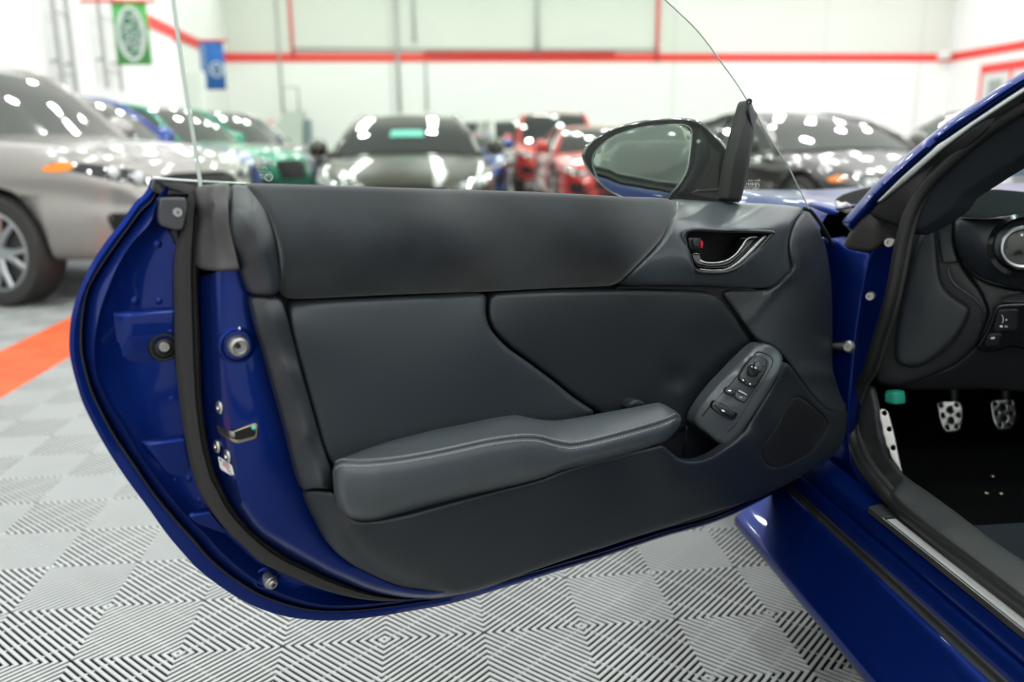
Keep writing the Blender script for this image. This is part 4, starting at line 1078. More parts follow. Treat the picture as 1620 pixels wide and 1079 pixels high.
# A pillar
t_ap = np.array([.1, -.288, .213]); t_ap /= np.linalg.norm(t_ap)
n_ap = np.array([-.75, -.55, .36]); n_ap -= t_ap*(n_ap@t_ap)
AP = Plane((.8, 1.513, .836), n_ap)
panel('a_pillar', [(1330,352),(1349,331),(1381,294),(1412,264),(1450,231),(1500.6,190),(1548,159),(1595,127),(1620,113),(1720,50),(1720,82),(1620,137),(1595,153),(1532,196),(1482,230),(1425,281),(1384,322),(1366,345),(1345,368)],
      0.0, 'blue', car, P=AP, r=16, drop=.022, grid=10, cap=3, skirt=.03)
panel('drip_trim', [(1384,320),(1425,279),(1482,228.5),(1532,194),(1595,151.5),(1620,135.5),(1720,80),(1720,96),(1620,147.5),(1541,199.5),(1488,239.5),(1431,289.5),(1393,321)],
      -.006, 'chrome', car, P=AP, r=4, drop=.004, grid=7, cap=2, skirt=.02)
panel('pillar_weatherstrip', [(1720,94),(1620,146),(1541,198),(1488,238),(1431,288),(1390,320),(1372,340),(1400,352),(1432,362),(1458,308),(1502,260),(1563,207),(1620,171),(1720,112)],
      [(1720,94,-.01),(1620,146,-.01),(1488,238,-.010),(1390,320,-.010),(1400,350,-.02),(1458,308,-.022),(1563,206,-.022),(1720,112,-.022),(1480,270,-.03),(1600,170,-.03)], 'rubber', car, P=AP, r=6, drop=.006, grid=10, cap=3, skirt=.02)
panel('pillar_trim', [(1720,110),(1620,168),(1563,204),(1500,257),(1456,304),(1436,345),(1440,372),(1462,364),(1490,348),(1514,330),(1524,312),(1582,274),(1620,251),(1720,190)],
      [(1720,110,-.03),(1620,168,-.03),(1456,304,-.03),(1440,372,-.05),(1514,330,-.08),(1582,274,-.09),(1720,190,-.09),(1540,260,-.055)], 'carpet_gr', car, P=AP, r=10, drop=.012, grid=10, cap=4, skirt=.03)
# door opening seal
seal_px = [(1720,113,.965),(1620,170,.925),(1563,206,.905),(1500,259,.88),(1456,307,.86),(1431,363,.845),(1410,466,.835),(1392,529,.835),(1374,586,.838),(1358,614,.84),(1350,642,.84),(1347,670,.838),(1351,702,.832),(1364,735,.818),(1390,771,.797),(1425,806,.784),(1470,842,.780),(1532,888,.780),(1620,953,.780),(1720,1026,.780)]
def sp3(px, py, x): return side(x)(px, py)
sw = np.array([sp3(*q) for q in seal_px])
mk('door_seal', *tube(catmull(sw, 8), .011, 10, flat=1.0), 'rubber', car)
mk('seal_lip', *tube(catmull(sw+np.array([.014, .0, .006]), 8), .0065, 8), 'rubber_gr', car)
# inner sill and kick trim
ST = Plane((0, 0, .372), (.0, .0, 1))
panel('sill_trim', [(1432,754),(1468,778),(1519,815),(1563,850),(1620,888),(1740,975),(1740,1040),(1620,950),(1532,884),(1470,838),(1426,802),(1406,780)],
      [(1432,754,.020),(1406,780,.004),(1468,778,.018),(1428,804,.0),(1563,850,.016),(1532,884,.0),(1740,975,.016),(1740,1040,.0)], 'scuffed', car, P=ST, r=7, drop=.008, grid=12, cap=4, skirt=.03)
panel('kick_trim', [(1366,612),(1381,610),(1389,640),(1394,688),(1407,728),(1431,755),(1446,764),(1436,792),(1424,803),(1396,772),(1375,741),(1360,704),(1354,660)],
      [(1366,612,-.012),(1389,640,-.022),(1356,660,.0),(1407,728,-.006),(1372,735,.012),(1446,764,.030),(1424,803,.062),(1396,772,.04)], 'scuffed', car, P=side(.845), r=8, drop=.007, grid=8, cap=5, skirt=.003)
# front wing and bonnet (the far side of the car follows its mirror image)
XC = 1.56
def wing():
    ys = np.linspace(1.64, 3.55, 26); V = []; F = []
    xs = [.0, .0, .012, .03, .08, .18, .35, .55, .76]
    for y in ys:
        zt = np.interp(y, [1.64, 2.0, 2.3, 2.7, 3.0, 3.3, 3.55], [.836, .842, .842, .812, .77, .70, .60])
        xo = np.interp(y, [1.64, 2.2, 2.7, 3.2, 3.55], [.79, .74, .75, .86, 1.08])
        for k, dx in enumerate(xs):
            z = [.30, zt-.12, zt-.035, zt-.008, zt, zt-.006, zt-.01, zt+.0, zt+.004][k]
            V.append((xo+dx*(XC-xo)/.76, y, z))
        for k in range(len(xs)-2, -1, -1):
            a = V[len(V)-1-2*(len(xs)-2-k)-1+0] if False else V[-(len(xs)+(len(xs)-2-k))+k] if False else None
            dx = xs[k]; z = [.30, zt-.12, zt-.035, zt-.008, zt, zt-.006, zt-.01, zt+.0, zt+.004][k]
            V.append((2*XC-(xo+dx*(XC-xo)/.76), y, z))
    n = 2*len(xs)-1
    for i in range(len(ys)-1):
        for k in range(n-1): F.append((i*n+k, (i+1)*n+k, (i+1)*n+k+1, i*n+k+1))
    F.append(tuple(reversed(range((len(ys)-1)*n, len(ys)*n))))
    return mk('front_wing', V, F, 'blue', car, sharp=60)
wing()
mk('wing_edge', *tube(catmull([sp3(1283, 323, .80), sp3(1300, 330, .80), sp3(1325, 338, .82)], 4), .006, 8), 'blue', car)
panel('wing_gap', [(1270,326),(1300,330),(1345,336),(1358,345),(1345,372),(1330,405),(1310,400),(1290,350)], .0, 'void', car, P=Plane(side(.92)(1310, 360), (-.6, -.8, 0)), r=2, drop=.001, grid=14, cap=3)
panel('cowl_cover', [(1318,318),(1332,308),(1350,302),(1384,294),(1372,312),(1356,328),(1346,336),(1328,330)], [(1318,318,.0),(1384,294,-.02),(1346,336,.0)], 'void', car, P=Plane(side(.9)(1350, 315), (-.3, -.6, .74)), r=4, drop=.004, grid=8, cap=4)
panel('protective_tape', [(1321,317),(1327,318),(1331,321),(1338,319),(1345,323),(1352,333),(1346,334),(1340,336.5),(1333,333),(1326,331),(1323,325)], [(1321,317,.004),(1338,319,.012),(1352,333,.004),(1330,328,.010),(1340,330,.003)], 'tape', car, P=Plane(side(.86)(1336, 326), (-.3, -.7, .65)), r=3, drop=.003, grid=4, cap=1, sm=1, skirt=.004)
whl = mk('front_wheel', *lathe((.74, 2.42, .325), (-1, 0, 0), [(.20, -.20), (.30, -.20), (.325, -.17), (.325, -.02), (.30, .0), (.235, -.008)], 40), 'tyre', car, sharp=40)
mk('rim', *lathe((.74, 2.42, .325), (-1, 0, 0), [(.235, -.02), (.225, -.012), (.2, -.05), (.06, -.04), (.05, -.02), (.02, -.02)], 40), 'rim_dk', whl, sharp=40)
# roof, screen and far side close the cabin
def quad_strip(name, A, B, m, n=8, sag=.0, up=(0, 0, 1), th=.0):
    A = resample(A, n+1); B = resample(B, n+1); V = []; F = []; k = 8
    for i in range(n+1):
        for j in range(k+1):
            u = j/k; V.append(A[i]*(1-u)+B[i]*u+np.array(up)*sag*4*u*(1-u))
    for i in range(n):
        for j in range(k): F.append((i*(k+1)+j, i*(k+1)+j+1, (i+1)*(k+1)+j+1, (i+1)*(k+1)+j))
    o = mk(name, V, F, m, car)
    if th: md = o.modifiers.new('s', 'SOLIDIFY'); md.thickness = th
    return o
ap_top = np.array([1.0, .926, 1.27]); ap_base = np.array([.83, 1.56, .842])
mir = lambda p: np.array([2*XC-p[0], p[1], p[2]])
quad_strip('windscreen', [ap_base+np.array([.05, .05, 0]), ap_top+np.array([.05, 0, 0])], [mir(ap_base)-np.array([.05, -.05, 0]), mir(ap_top)-np.array([.05, 0, 0])], 'screen', sag=.10, up=(0, .8, .6))
mk('pillar_upper', *tube([AP(1700, 75, -.02), ap_top*.6+AP(1700, 75, -.02)*.4, ap_top, np.array([1.02, .3, 1.30]), np.array([1.02, -.9, 1.22])], .04, 10), 'blue', car)
mk('pillar_far_side', *tube([mir(ap_base), mir(ap_top), mir((1.02, .3, 1.30)), mir((1.02, -.9, 1.22))], .045, 10), 'blue', car)
quad_strip('roof_panel', [ap_top, (1.02, .3, 1.30), (1.02, -.9, 1.22)], [mir(ap_top), mir((1.02, .3, 1.30)), mir((1.02, -.9, 1.22))], 'blue', sag=.03, th=.03)
mk('far_door', *box((2*XC-.86, -.9, .2), (2*XC-.80, 1.5, .80)), 'plastic_dk', car, smooth=False)

# ------------------------------------------------------------------ cabin
mk('cabin_floor', *box((.86, -.9, .20), (2*XC-.86, 1.97, .262)), 'carpet', car, smooth=False)
mk('toe_board', [(.86,1.92,.262),(2.3,1.92,.262),(2.3,2.14,.48),(.86,2.14,.48),(.86,2.16,.76),(2.3,2.16,.76),(.86,2.2,.2),(2.3,2.2,.2)], [(0,1,2,3),(3,2,5,4),(0,6,7,1),(4,5,7,6)], 'carpet', car, smooth=False)
mk('centre_tunnel', *box((1.44, -.9, .25), (1.70, 2.1, .52)), 'carpet', car, smooth=False)
mk('footwell_side', *box((.868, 1.66, .25), (.872, 2.15, .74)), 'carpet', car, smooth=False)
DB = Plane((1.03, 1.50, 0), (-.50, -.86, .0))
panel('knee_panel', [(1452,352),(1490,344),(1511,342),(1514,380),(1519,412),(1532,436),(1553,463),(1566,495),(1545,548),(1512,578),(1455,604),(1415,614),(1382,606),(1396,545),(1416,470),(1436,400)],
      [(1452,352,-.03),(1511,342,-.03),(1519,412,-.012),(1553,463,-.006),(1566,495,-.006),(1512,578,-.03),(1415,614,-.04),(1416,470,-.03),(1500,440,-.012)], 'plastic_dk', car, P=DB, r=8, drop=.008, grid=11, cap=6, skirt=.03)
panel('side_cover', [(1469,360),(1477,364),(1481.5,372),(1483,400),(1486.5,434),(1491,450),(1501,463),(1516,474),(1529,482),(1534,489),(1533.5,498),(1526,516),(1513,536),(1497,554),(1475,571),(1460,579),(1444,583),(1428,580),(1418,575),(1414,555),(1416,528),(1428,466),(1444,403),(1455,372)],
      [(1469,360,.0),(1486,434,.004),(1530,490,.008),(1475,571,.0),(1416,570,-.01),(1428,466,-.01),(1470,480,.004)], 'plastic', car, P=DB, r=9, drop=.010, grid=10, cap=6, skirt=.03)
panel('trim_ridge', [(1497,420),(1503,424),(1507,440),(1520,454),(1549,474),(1558,488),(1557,500),(1548,520),(1556,498),(1552,486),(1543,476),(1514,456),(1502,444)], [(1497,420,.0),(1557,495,.006),(1520,454,.004)], 'plastic_lt', car, P=DB, r=3, drop=.004, grid=5, cap=3, skirt=.012)
panel('dash_end_panel', [(1484,352),(1511,343),(1508,360),(1507,380),(1511,400),(1517,416),(1490,417),(1486,390),(1484,370)], [(1484,352,-.01),(1511,343,-.005),(1490,417,.0),(1517,416,.004)], 'plastic', car, P=DB, r=4, drop=.004, grid=8, cap=3, skirt=.02)
vh = panel('vent_housing', [(1513,344),(1560,346),(1592,345),(1620,336),(1720,325),(1720,470),(1640,462),(1600,455),(1562,444),(1535,428),(1520,410),(1512,385),(1510,362)],
      [(1513,344,.02),(1600,344,.025),(1720,325,.02),(1510,370,.028),(1560,375,.052),(1640,385,.055),(1720,385,.055),(1530,420,.018),(1600,450,.012),(1720,465,.01),(1570,420,.044)], 'plastic', car, P=DB, r=7, drop=.008, grid=11, cap=8, skirt=.04)
VA = DB.n*.95+np.array([0, 0, .12])
px_disc('vent_bezel', 1619, 388, .052, [(.058, -.02), (.058, .006), (.050, .010), (.046, .004), (.044, -.02)], 'black', vh, P=DB, axis=VA, seg=40)
px_disc('vent_ring', 1619, 391, .056, [(.0385, -.02), (.0385, .006), (.036, .009), (.0325, .008), (.0315, -.02)], 'chrome', vh, P=DB, axis=VA, seg=40)
px_disc('vent_core', 1619, 391, .052, [(.032, -.01), (.032, .0), (.012, .004), (.0, .004)], 'black', vh, P=DB, axis=VA, seg=32)
panel('lower_dash', [(1520,412),(1540,436),(1566,449),(1600,457),(1640,463),(1720,470),(1720,626),(1560,616),(1430,617),(1415,612),(1455,600),(1510,578),(1545,548),(1566,495),(1553,463)],
      [(1520,412,-.004),(1600,457,-.012),(1720,470,-.012),(1566,495,-.004),(1600,540,-.03),(1720,560,-.03),(1510,578,-.035),(1430,617,-.06),(1720,626,-.08),(1560,616,-.07)], 'plastic_dk', car, P=DB, r=6, drop=.006, grid=12, cap=5, skirt=.03)
panel('dash_highlight_ledge', [(1584,477),(1594,470),(1608,466),(1640,463),(1720,463),(1720,480),(1620,478),(1600,478)], [(1584,477,.012),(1640,478,.014),(1640,463,-.006),(1720,463,-.006),(1720,480,.014)], 'plastic_lt', car, P=DB, r=3, drop=.002, grid=5, cap=3, skirt=.02)  # highlight on the dash put into a paler, upturned ledge
sw_ = panel('switch_bank', [(1574,486),(1582,481),(1640,479),(1720,480),(1720,560),(1640,556),(1600,548),(1578,556),(1560,557),(1542,553),(1551,538),(1562,520)], [(1574,486,.008),(1720,480,.008),(1542,553,-.012),(1720,560,-.014),(1600,548,-.010)], 'black', car, P=DB, r=4, drop=.004, grid=8, cap=4, skirt=.02)
panel('dimmer_switch', [(1578,490),(1612,488),(1610,524),(1570,526)], [(1578,490,.012),(1612,488,.012),(1570,526,.0)], 'plastic_dk', sw_, P=DB, r=3, drop=.003, grid=6, cap=3)
panel('dimmer_switch', [(1563,528),(1586,527),(1580,548),(1556,549)], [(1563,528,.002),(1586,527,.002),(1556,549,-.006)], 'plastic_dk', sw_, P=DB, r=3, drop=.003, grid=6, cap=3)
px_tube('switch_symbol', [(1585,498),(1587,503),(1587,508),(1585.5,511)], .013, .0006, 'white', sw_, P=DB, seg=5)
px_disc('switch_symbol', 1592, 506, .012, [(.0016, 0), (.0014, .001)], 'white', sw_, P=DB, seg=8)
panel('switch_symbol', [(1581,515),(1586,514.5),(1587,518),(1582,518)], .0092, 'white', sw_, P=DB, r=.5, drop=.0001, grid=2, cap=.5, skirt=.0005)
panel('switch_symbol', [(1589,515),(1593,515),(1595,518),(1590,518)], .0090, 'poster_gr', sw_, P=DB, r=.5, drop=.0001, grid=2, cap=.5, skirt=.0005)
panel('switch_symbol', [(1567,534),(1574,533),(1574,536),(1567,536.5)], .0032, 'white', sw_, P=DB, r=.5, drop=.0001, grid=2, cap=.5, skirt=.0005)
panel('dash_mat', [(1490,347),(1508,330),(1523,313),(1545,304),(1572,300),(1600,302),(1640,306),(1720,306),(1720,330),(1620,337),(1560,346),(1511,343)], [(1490,347,.0),(1523,313,-.06),(1572,300,-.10),(1720,306,-.12),(1620,337,.04),(1720,330,.04),(1511,343,.02)], 'fuzz', car, P=DB, r=8, drop=.012, grid=9, cap=6, skirt=.02)
mk('dash_body', [(.90,1.62,.60),(2.25,1.62,.60),(2.25,1.55,.79),(.90,1.58,.79),(.88,2.1,.78),(2.25,2.1,.78),(.90,2.0,.60),(2.25,2.0,.60)], [(0,1,2,3),(3,2,5,4),(0,6,7,1)], 'void', car, smooth=False)
# pedals, foot rest, connector
PD = Plane((0, 1.66, 0), (-.05, -.93, .36))
def Z3(x, y): return (1280+x*.3151, 560+y*.3151)
def oval(x, y, rx, ry=None, n=10):
    cx_, cy_ = Z3(x, y); ry = ry or rx
    return [(cx_+rx*math.cos(2*PI*k/n), cy_+ry*math.sin(2*PI*k/n)) for k in range(n)]
def pedal(name, out, holes, arm_px):
    h = [oval(x, y, r, r*1.1) for x, y, r in holes]
    p = panel(name, out, 0.0, 'steel', car, P=PD, r=2.5, drop=.003, grid=4, cap=3, holes=h, hole_drop=.002, skirt=.006)
    panel('rubber_pad', [(x+(1500 if 0 else 0), y) for x, y in out], -.012, 'rubber', p, P=PD, r=2, drop=.002, grid=8, cap=3, skirt=.01)
    mk('pedal_arm', *tube([PD(arm_px, 660, -.03), PD(arm_px+2, 610, -.05), PD(arm_px+6, 540, -.02)], .011, 8), 'rubber', p)
pedal('clutch_pedal', [(1482,637),(1486,635.5),(1514,634.5),(1520,638),(1523.5,646),(1523,660),(1521,674),(1517,681),(1511,683.5),(1499,684),(1493,680),(1488,667)],
      [(662,258,3.6),(742,255,3.4),(708,282,5.2),(672,310,3.4),(752,308,3.4),(714,336,5.2),(695,370,3.4),(742,366,3.4)], 1506)
pedal('brake_pedal', [(1566.5,636),(1570,633.5),(1601,632),(1606,636),(1608,646),(1607,662),(1603.5,672),(1597,680),(1582,681),(1576,676),(1571,664)],
      [(935,250,3.6),(1010,245,3.6),(975,270,5.2),(942,300,3.4),(1020,298,3.4),(982,325,5.2),(960,357,3.4),(1007,355,3.4)], 1588)
FR = Plane(side(.865)(1410, 700), (-.55, -.75, .37))
panel('foot_rest', [(1390,647),(1397,645.5),(1405,650),(1410,668),(1416,692),(1422,722),(1428,749),(1424,747),(1419,739),(1413,731),(1407,719),(1406,711),(1401,706),(1399,694),(1396,687),(1394,672),(1391,664)],
      0.0, 'zinc', car, P=FR, r=2.5, drop=.003, grid=4, cap=2, holes=[oval(378, 297, 3.6), oval(402, 378, 3.6), oval(422, 472, 3.8)], hole_drop=.002, skirt=.006)
cn = panel('wiring_connector', [(1400,622),(1416,620.5),(1431,622),(1433,638),(1417,640),(1400,637)], [(1400,622,.0),(1416,622,.012),(1431,622,.0),(1400,637,.004),(1417,640,.014),(1433,638,.0)], 'green', car, P=Plane(side(.93)(1416, 630), (-.5, -.86, 0)), r=2, drop=.002, grid=4, cap=1.5, skirt=.02)
for k in range(4):
    y = 624.5+k*3.2
    px_tube('connector_rib', [(1401, y), (1408, y-.4), (1415, y-.6)], .014, .0009, 'green', cn, P=Plane(side(.93)(1416, 630), (-.5, -.86, 0)), seg=5)
for x, y in ((1570, 754), (1560, 781), (1583.5, 781.5)):
    mk('mat_clip', *lathe(on_plane(x, y, (0, 0, .264), (0, 0, 1)), (0, 0, 1), [(.006, 0), (.005, .003), (.002, .004)], 10), 'brass', car)

# ------------------------------------------------------------------ the other cars in the hall
PAINTS = dict(
    silver=paint('silver_grey_paint', (0.30, 0.285, 0.27), 0.7, 0.34),
    dkblue=paint('bright_blue_paint', (0.012, 0.05, 0.28), 0.5, 0.3),
    teal=paint('teal_green_paint', (0.0, 0.27, 0.16), 0.4, 0.3),
    navy=paint('navy_paint', (0.012, 0.014, 0.06), 0.4, 0.3),
    white=paint('white_car_paint', (0.72, 0.73, 0.70), 0.0, 0.4),
    olive=paint('dark_olive_grey_paint', (0.035, 0.033, 0.022), 0.5, 0.35),
    red=paint('red_car_paint', (0.55, 0.012, 0.012), 0.2, 0.35),
    tomato=paint('tomato_red_paint', (0.62, 0.035, 0.018), 0.1, 0.4),
    graphite=paint('graphite_paint', (0.055, 0.052, 0.048), 0.6, 0.3),
    ltgrey=paint('light_grey_paint', (0.30, 0.30, 0.29), 0.6, 0.35),
    black=paint('black_car_paint', (0.008, 0.008, 0.009), 0.2, 0.3),
)
def profile(ctrl):
    c = np.array(sorted(ctrl), float); q = catmull(c, 10); q[:, 0] = np.maximum.accumulate(q[:, 0])
    return lambda x: np.interp(x, q[:, 0], q[:, 1])

def wheel_meshes(r, w, spokes, rim, split=False):
    tv, tf = lathe((0, 0, 0), (0, 1, 0), [(r*.70, -w), (r*.93, -w), (r, -w*.82), (r, -w*.18), (r*.94, 0), (r*.80, .004), (r*.71, -.006), (r*.70, -.04)], 36)
    mb = MB()
    mb.add(lathe((0, 0, 0), (0, 1, 0), [(r*.70, -.05), (r*.71, -.004), (r*.66, -.002), (r*.64, -.03), (r*.63, -w*.8)], 36))
    for k in range(spokes):
        a = 2*PI*k/spokes
        d = np.array([math.cos(a), 0, math.sin(a)]); e = np.array([-math.sin(a), 0, math.cos(a)])
        hub = d*r*.12+np.array([0, -.022, 0])
        if split:
            mid = d*r*.36+np.array([0, -.018, 0])
            for sg in (-1, 1):
                mb.add(tube([hub+e*sg*.012, mid+e*sg*.022, d*r*.66+e*sg*r*.17+np.array([0, -.012, 0])], [.026, .022, .019], 6, flat=.7, up=(0, 1, 0)))
        else:
            mb.add(tube([hub, d*r*.4+np.array([0, -.018, 0]), d*r*.66+np.array([0, -.014, 0])], [.035, .03, .03], 6, flat=.7, up=(0, 1, 0)))
    mb.add(lathe((0, -.03, 0), (0, 1, 0), [(r*.16, 0), (r*.15, .016), (r*.05, .02)], 16))
    return (tv, tf), (mb.v, mb.f), lathe((0, -.10, 0), (0, 1, 0), [(r*.5, 0), (r*.5, .012)], 24)
WCACHE = {}

def make_car(name, label, paint_key, pos, heading, kind='sedan', L=4.75, Wd=1.86, H=1.43, group=None, glass='carglass', rim='rim', marker=False,
             spokes=5, split=False, cat='car', lens='lens', wheel_r=None, mirror_mat=None, plate=False, strip=False):
    pm = PAINTS[paint_key]
    t = empty(name, (pos[0], pos[1], 0), heading)
    tag(t, label, cat, group)
    hw = Wd/2; f = L/2
    if kind == 'sedan':
        cowl, head, rhead, deck = f*.44, f*.02, -f*.48, -f*.80
        top = [(-f-.3, .5), (-f, .62), (-f+.06, .86), (-f+.25, .97), (deck, 1.0), (-.3*f, .95), (cowl, .94), (f*.62, .885), (f-.45, .80), (f-.18, .72), (f-.05, .62), (f, .50), (f+.2, .4)]
    elif kind == 'coupe':
        cowl, head, rhead, deck = f*.36, -f*.06, -f*.42, -f*.86
        top = [(-f-.3, .5), (-f, .62), (-f+.06, .84), (-f+.25, .94), (deck, .95), (-.3*f, .90), (cowl, .88), (f*.62, .83), (f-.45, .75), (f-.18, .67), (f-.05, .58), (f, .46), (f+.2, .36)]
    else:
        cowl, head, rhead, deck = f*.46, f*.12, -f*.80, -f*.95
        top = [(-f-.3, .7), (-f, .8), (-f+.06, 1.0), (-f+.25, 1.06), (deck, 1.06), (-.3*f, 1.05), (cowl, 1.06), (f*.62, 1.03), (f-.40, .98), (f-.16, .90), (f-.05, .80), (f, .62), (f+.2, .5)]
    zt = profile(top); s = 1.12 if kind == 'suv' else 1.0
    wpl = profile([(-f-.3, .5), (-f, .72), (-f+.12, .88), (-f+.5, .97), (-f*.4, 1.0), (f*.3, 1.0), (f-.75, .985), (f-.38, .93), (f-.14, .82), (f, .60), (f+.3, .2)])
    wr = wheel_r or (.36 if kind == 'suv' else .335)
    zb = .30 if kind == 'suv' else .20
    ax_ = (f-.90, -f+.98)
    # body shell
    xs = np.r_[np.linspace(-f, -f+.3, 7), np.linspace(-f+.4, f-.5, 22), np.linspace(f-.44, f, 14)]
    V = []; F = []; NS = 15
    for x in xs:
        w = float(wpl(x))*hw; z = float(zt(x)); e = max(0, (abs(x)-(f-.25))/.25)
        lo = zb+.04+.10*e*e
        sec = [(0, zb), (w*.80, zb), (w*.94, zb+.015), (w*.985, lo+.06), (w*.995, lo+(z-lo)*.38), (w*.975, lo+(z-lo)*.56), (w*.985, lo+(z-lo)*.74), (w*.955, z-.085*min(1, z)), (w*.90, z-.032), (w*.80, z-.006), (w*.62, z+.006), (w*.58, z+.012), (w*.3, z+.026), (0, z+.03)]
        q = catmull(sec, 3)
        pts = [(x, a, b) for a, b in q] + [(x, -a, b) for a, b in q[-2:0:-1]]
        V += pts; n = len(pts)
    for i in range(len(xs)-1):
        for k in range(n): k2 = (k+1) % n; F.append((i*n+k, i*n+k2, (i+1)*n+k2, (i+1)*n+k))
    F.append(tuple(range(n))); F.append(tuple(reversed(range((len(xs)-1)*n, len(xs)*n))))
    body = mk('body', V, F, pm, t, local=True, sharp=55)
    bmm = bmesh.new(); bmm.from_mesh(body.data); bmesh.ops.recalc_face_normals(bmm, faces=bmm.faces); bmm.to_mesh(body.data); bmm.free()
    cm = MB()
    for x in ax_:
        for sg in (-1, 1):
            c = lathe((x, sg*(hw-.26), wr+.01), (0, sg, 0), [(wr*1.12, 0), (wr*1.12, .6)], 28)
            cm.add(c)
    cut = cm.build('cut', 'void', t, local=True)
    bmm = bmesh.new(); bmm.from_mesh(cut.data); bmesh.ops.recalc_face_normals(bmm, faces=bmm.faces); bmm.to_mesh(cut.data); bmm.free()
    cut.data.materials.clear(); cut.data.materials.append(MT['void']); body.data.materials.append(MT['void'])
    md = body.modifiers.new('b', 'BOOLEAN'); md.operation = 'DIFFERENCE'; md.object = cut; md.solver = 'EXACT'
    try: md.material_mode = 'TRANSFER'
    except Exception: pass
    me = bpy.data.meshes.new_from_object(body.evaluated_get(bpy.context.evaluated_depsgraph_get()))
    bvh_src = body.data
    body.modifiers.clear(); bpy.data.objects.remove(cut)
    bv = BVHTree.FromPolygons([v.co[:] for v in bvh_src.vertices], [p.vertices[:] for p in bvh_src.polygons])
    body.data = me; me.name = 'body'
    # cabin
    base_w = hw*(.84 if kind == 'suv' else .86); roof_w = hw*(.70 if kind == 'suv' else .60)
    zbelt = float(zt(0))-.01
    zr = profile([(cowl+.6, zbelt-.4), (cowl, zbelt), ((cowl+head)/2, zbelt+(H-zbelt)*.60), (head, H-.055), ((head+rhead)/2, H-.01), (rhead, H-.06), ((rhead+deck)/2, zbelt+(H-zbelt)*(.70 if kind == 'suv' else .62)), (deck, zbelt), (deck-.5, zbelt-.4)])
    def edge_w(z): return base_w+(roof_w-base_w)*max(0, min(1, (z-zbelt)/(H-zbelt)))**1.15
    def top_pt(x, v, lift=0):
        z = float(zr(x)); w = edge_w(z)
        bow = .16*(1-v*v)*max(0, min(1, (x-head)/(cowl-head))) - .12*(1-v*v)*max(0, min(1, (rhead-x)/(rhead-deck)))
        return (x+bow, w*v, z+.035*(1-v*v)+lift)
    def top_patch(nm, x0, x1, m, vmax=1.0, lift=0, n=10):
        V = []; F = []
        for i in range(n+1):
            for j in range(11): V.append(top_pt(x0+(x1-x0)*i/n, (-1+.2*j)*vmax, lift))
        for i in range(n):
            for j in range(10): F.append((i*11+j, i*11+j+1, (i+1)*11+j+1, (i+1)*11+j))
        if x1 < x0: F = [tuple(reversed(q)) for q in F]
        F = [tuple(reversed(q)) for q in F] if x1 < x0 else F
        return mk(nm, V, F, m, t, local=True)
    top_patch('windscreen', head+.02, cowl, glass, .95)
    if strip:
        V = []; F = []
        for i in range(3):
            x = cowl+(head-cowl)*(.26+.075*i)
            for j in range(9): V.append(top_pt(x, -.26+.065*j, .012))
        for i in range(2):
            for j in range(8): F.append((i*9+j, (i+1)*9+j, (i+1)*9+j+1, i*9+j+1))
        mk('windscreen_reflection', V, F, 'aqua', t, local=True)  # reflection in the windscreen, painted on as a teal strip
    top_patch('roof', rhead-.02, head+.03, pm)
    top_patch('rear_window', deck, rhead, 'carglass', .95)
    for sg in (-1, 1):
        V = []; F = []; n = 24
        for i in range(n+1):
            x = deck+.05+(cowl-.05-deck-.05)*i/n; z = float(zr(x))
            for u in (0, .5, 1.0):
                zz = zbelt-.02+(z-zbelt+.02)*u
                V.append((x, sg*(edge_w(zz)+.003*math.sin(PI*u)*0), zz))
        for i in range(n):
            for j in range(2): F.append((i*3+j, i*3+j+1, (i+1)*3+j+1, (i+1)*3+j))
        mk('side_window', V, F, 'carglass', t, local=True)
        rx = np.linspace(cowl+.02, deck-.0, 34)
        mk('roof_pillar', *tube([(x+.0, sg*edge_w(float(zr(x))), float(zr(x))+.004) for x in rx], .038, 8, flat=.8), pm, t, local=True)
        for x, wdt in (((head+rhead)/2-.02, .028),):
            z = float(zr(x)); mk('centre_pillar', *tube([(x-.02, sg*(base_w+.002), zbelt-.02), (x-.01, sg*(edge_w((z+zbelt)/2)+.004), (z+zbelt)/2), (x, sg*(edge_w(z)+.002), z)], wdt, 6), 'black', t, local=True)
        mk('window_trim', *tube([(x, sg*(base_w+.012), zbelt+.0) for x in (cowl-.12, 0, deck+.1)], .012, 6), 'chrome', t, local=True)
        mir_ = mk('wing_mirror', *lathe((cowl-.28, sg*(hw+.07), zbelt+.085), (-1, 0, 0), [(.045, -.16), (.09, -.11), (.115, -.02), (.105, .01), (.02, .012)], 14), PAINTS[mirror_mat] if mirror_mat else pm, t, local=True)
        mk('mirror_stalk', *tube([(cowl-.26, sg*(hw-.08), zbelt+.01), (cowl-.27, sg*(hw-.0), zbelt+.04), (cowl-.27, sg*(hw+.05), zbelt+.06)], .022, 6), 'black', mir_, local=True)
    # fittings laid on the body skin
    def skin_patch(nm, out, m, axis='x', off=.006, grid=.05, par=t, depth=.012):
        lp = resample(soften(np.array(out, float)*100, 3)/100, 36, True)
        lo, hi = lp.min(0), lp.max(0)
        gx, gz = np.meshgrid(np.arange(lo[0], hi[0], grid), np.arange(lo[1], hi[1], grid))
        g = np.stack([gx.ravel(), gz.ravel()], 1); g = g[inside(g, lp)]
        if len(g): g = g[seg_dist(g, lp) > grid*.3]
        al = np.vstack([lp, g]); n = len(lp)
        cd_ = delaunay_2d_cdt([Vector(p) for p in al], [(i, (i+1) % n) for i in range(n)], [], 1, 1e-5)
        V = []
        for p in cd_[0]:
            if axis == 'x': o, d = Vector((f+1, p[0], p[1])), Vector((-1, 0, 0))
            else: o, d = Vector((p[0], axis*(hw+1), p[1])), Vector((0, -axis, 0))
            h = bv.ray_cast(o, d)
            q = (h[0] - d*off) if h[0] is not None else (o+d*1.2)
            V.append(tuple(q))
        Fc = []
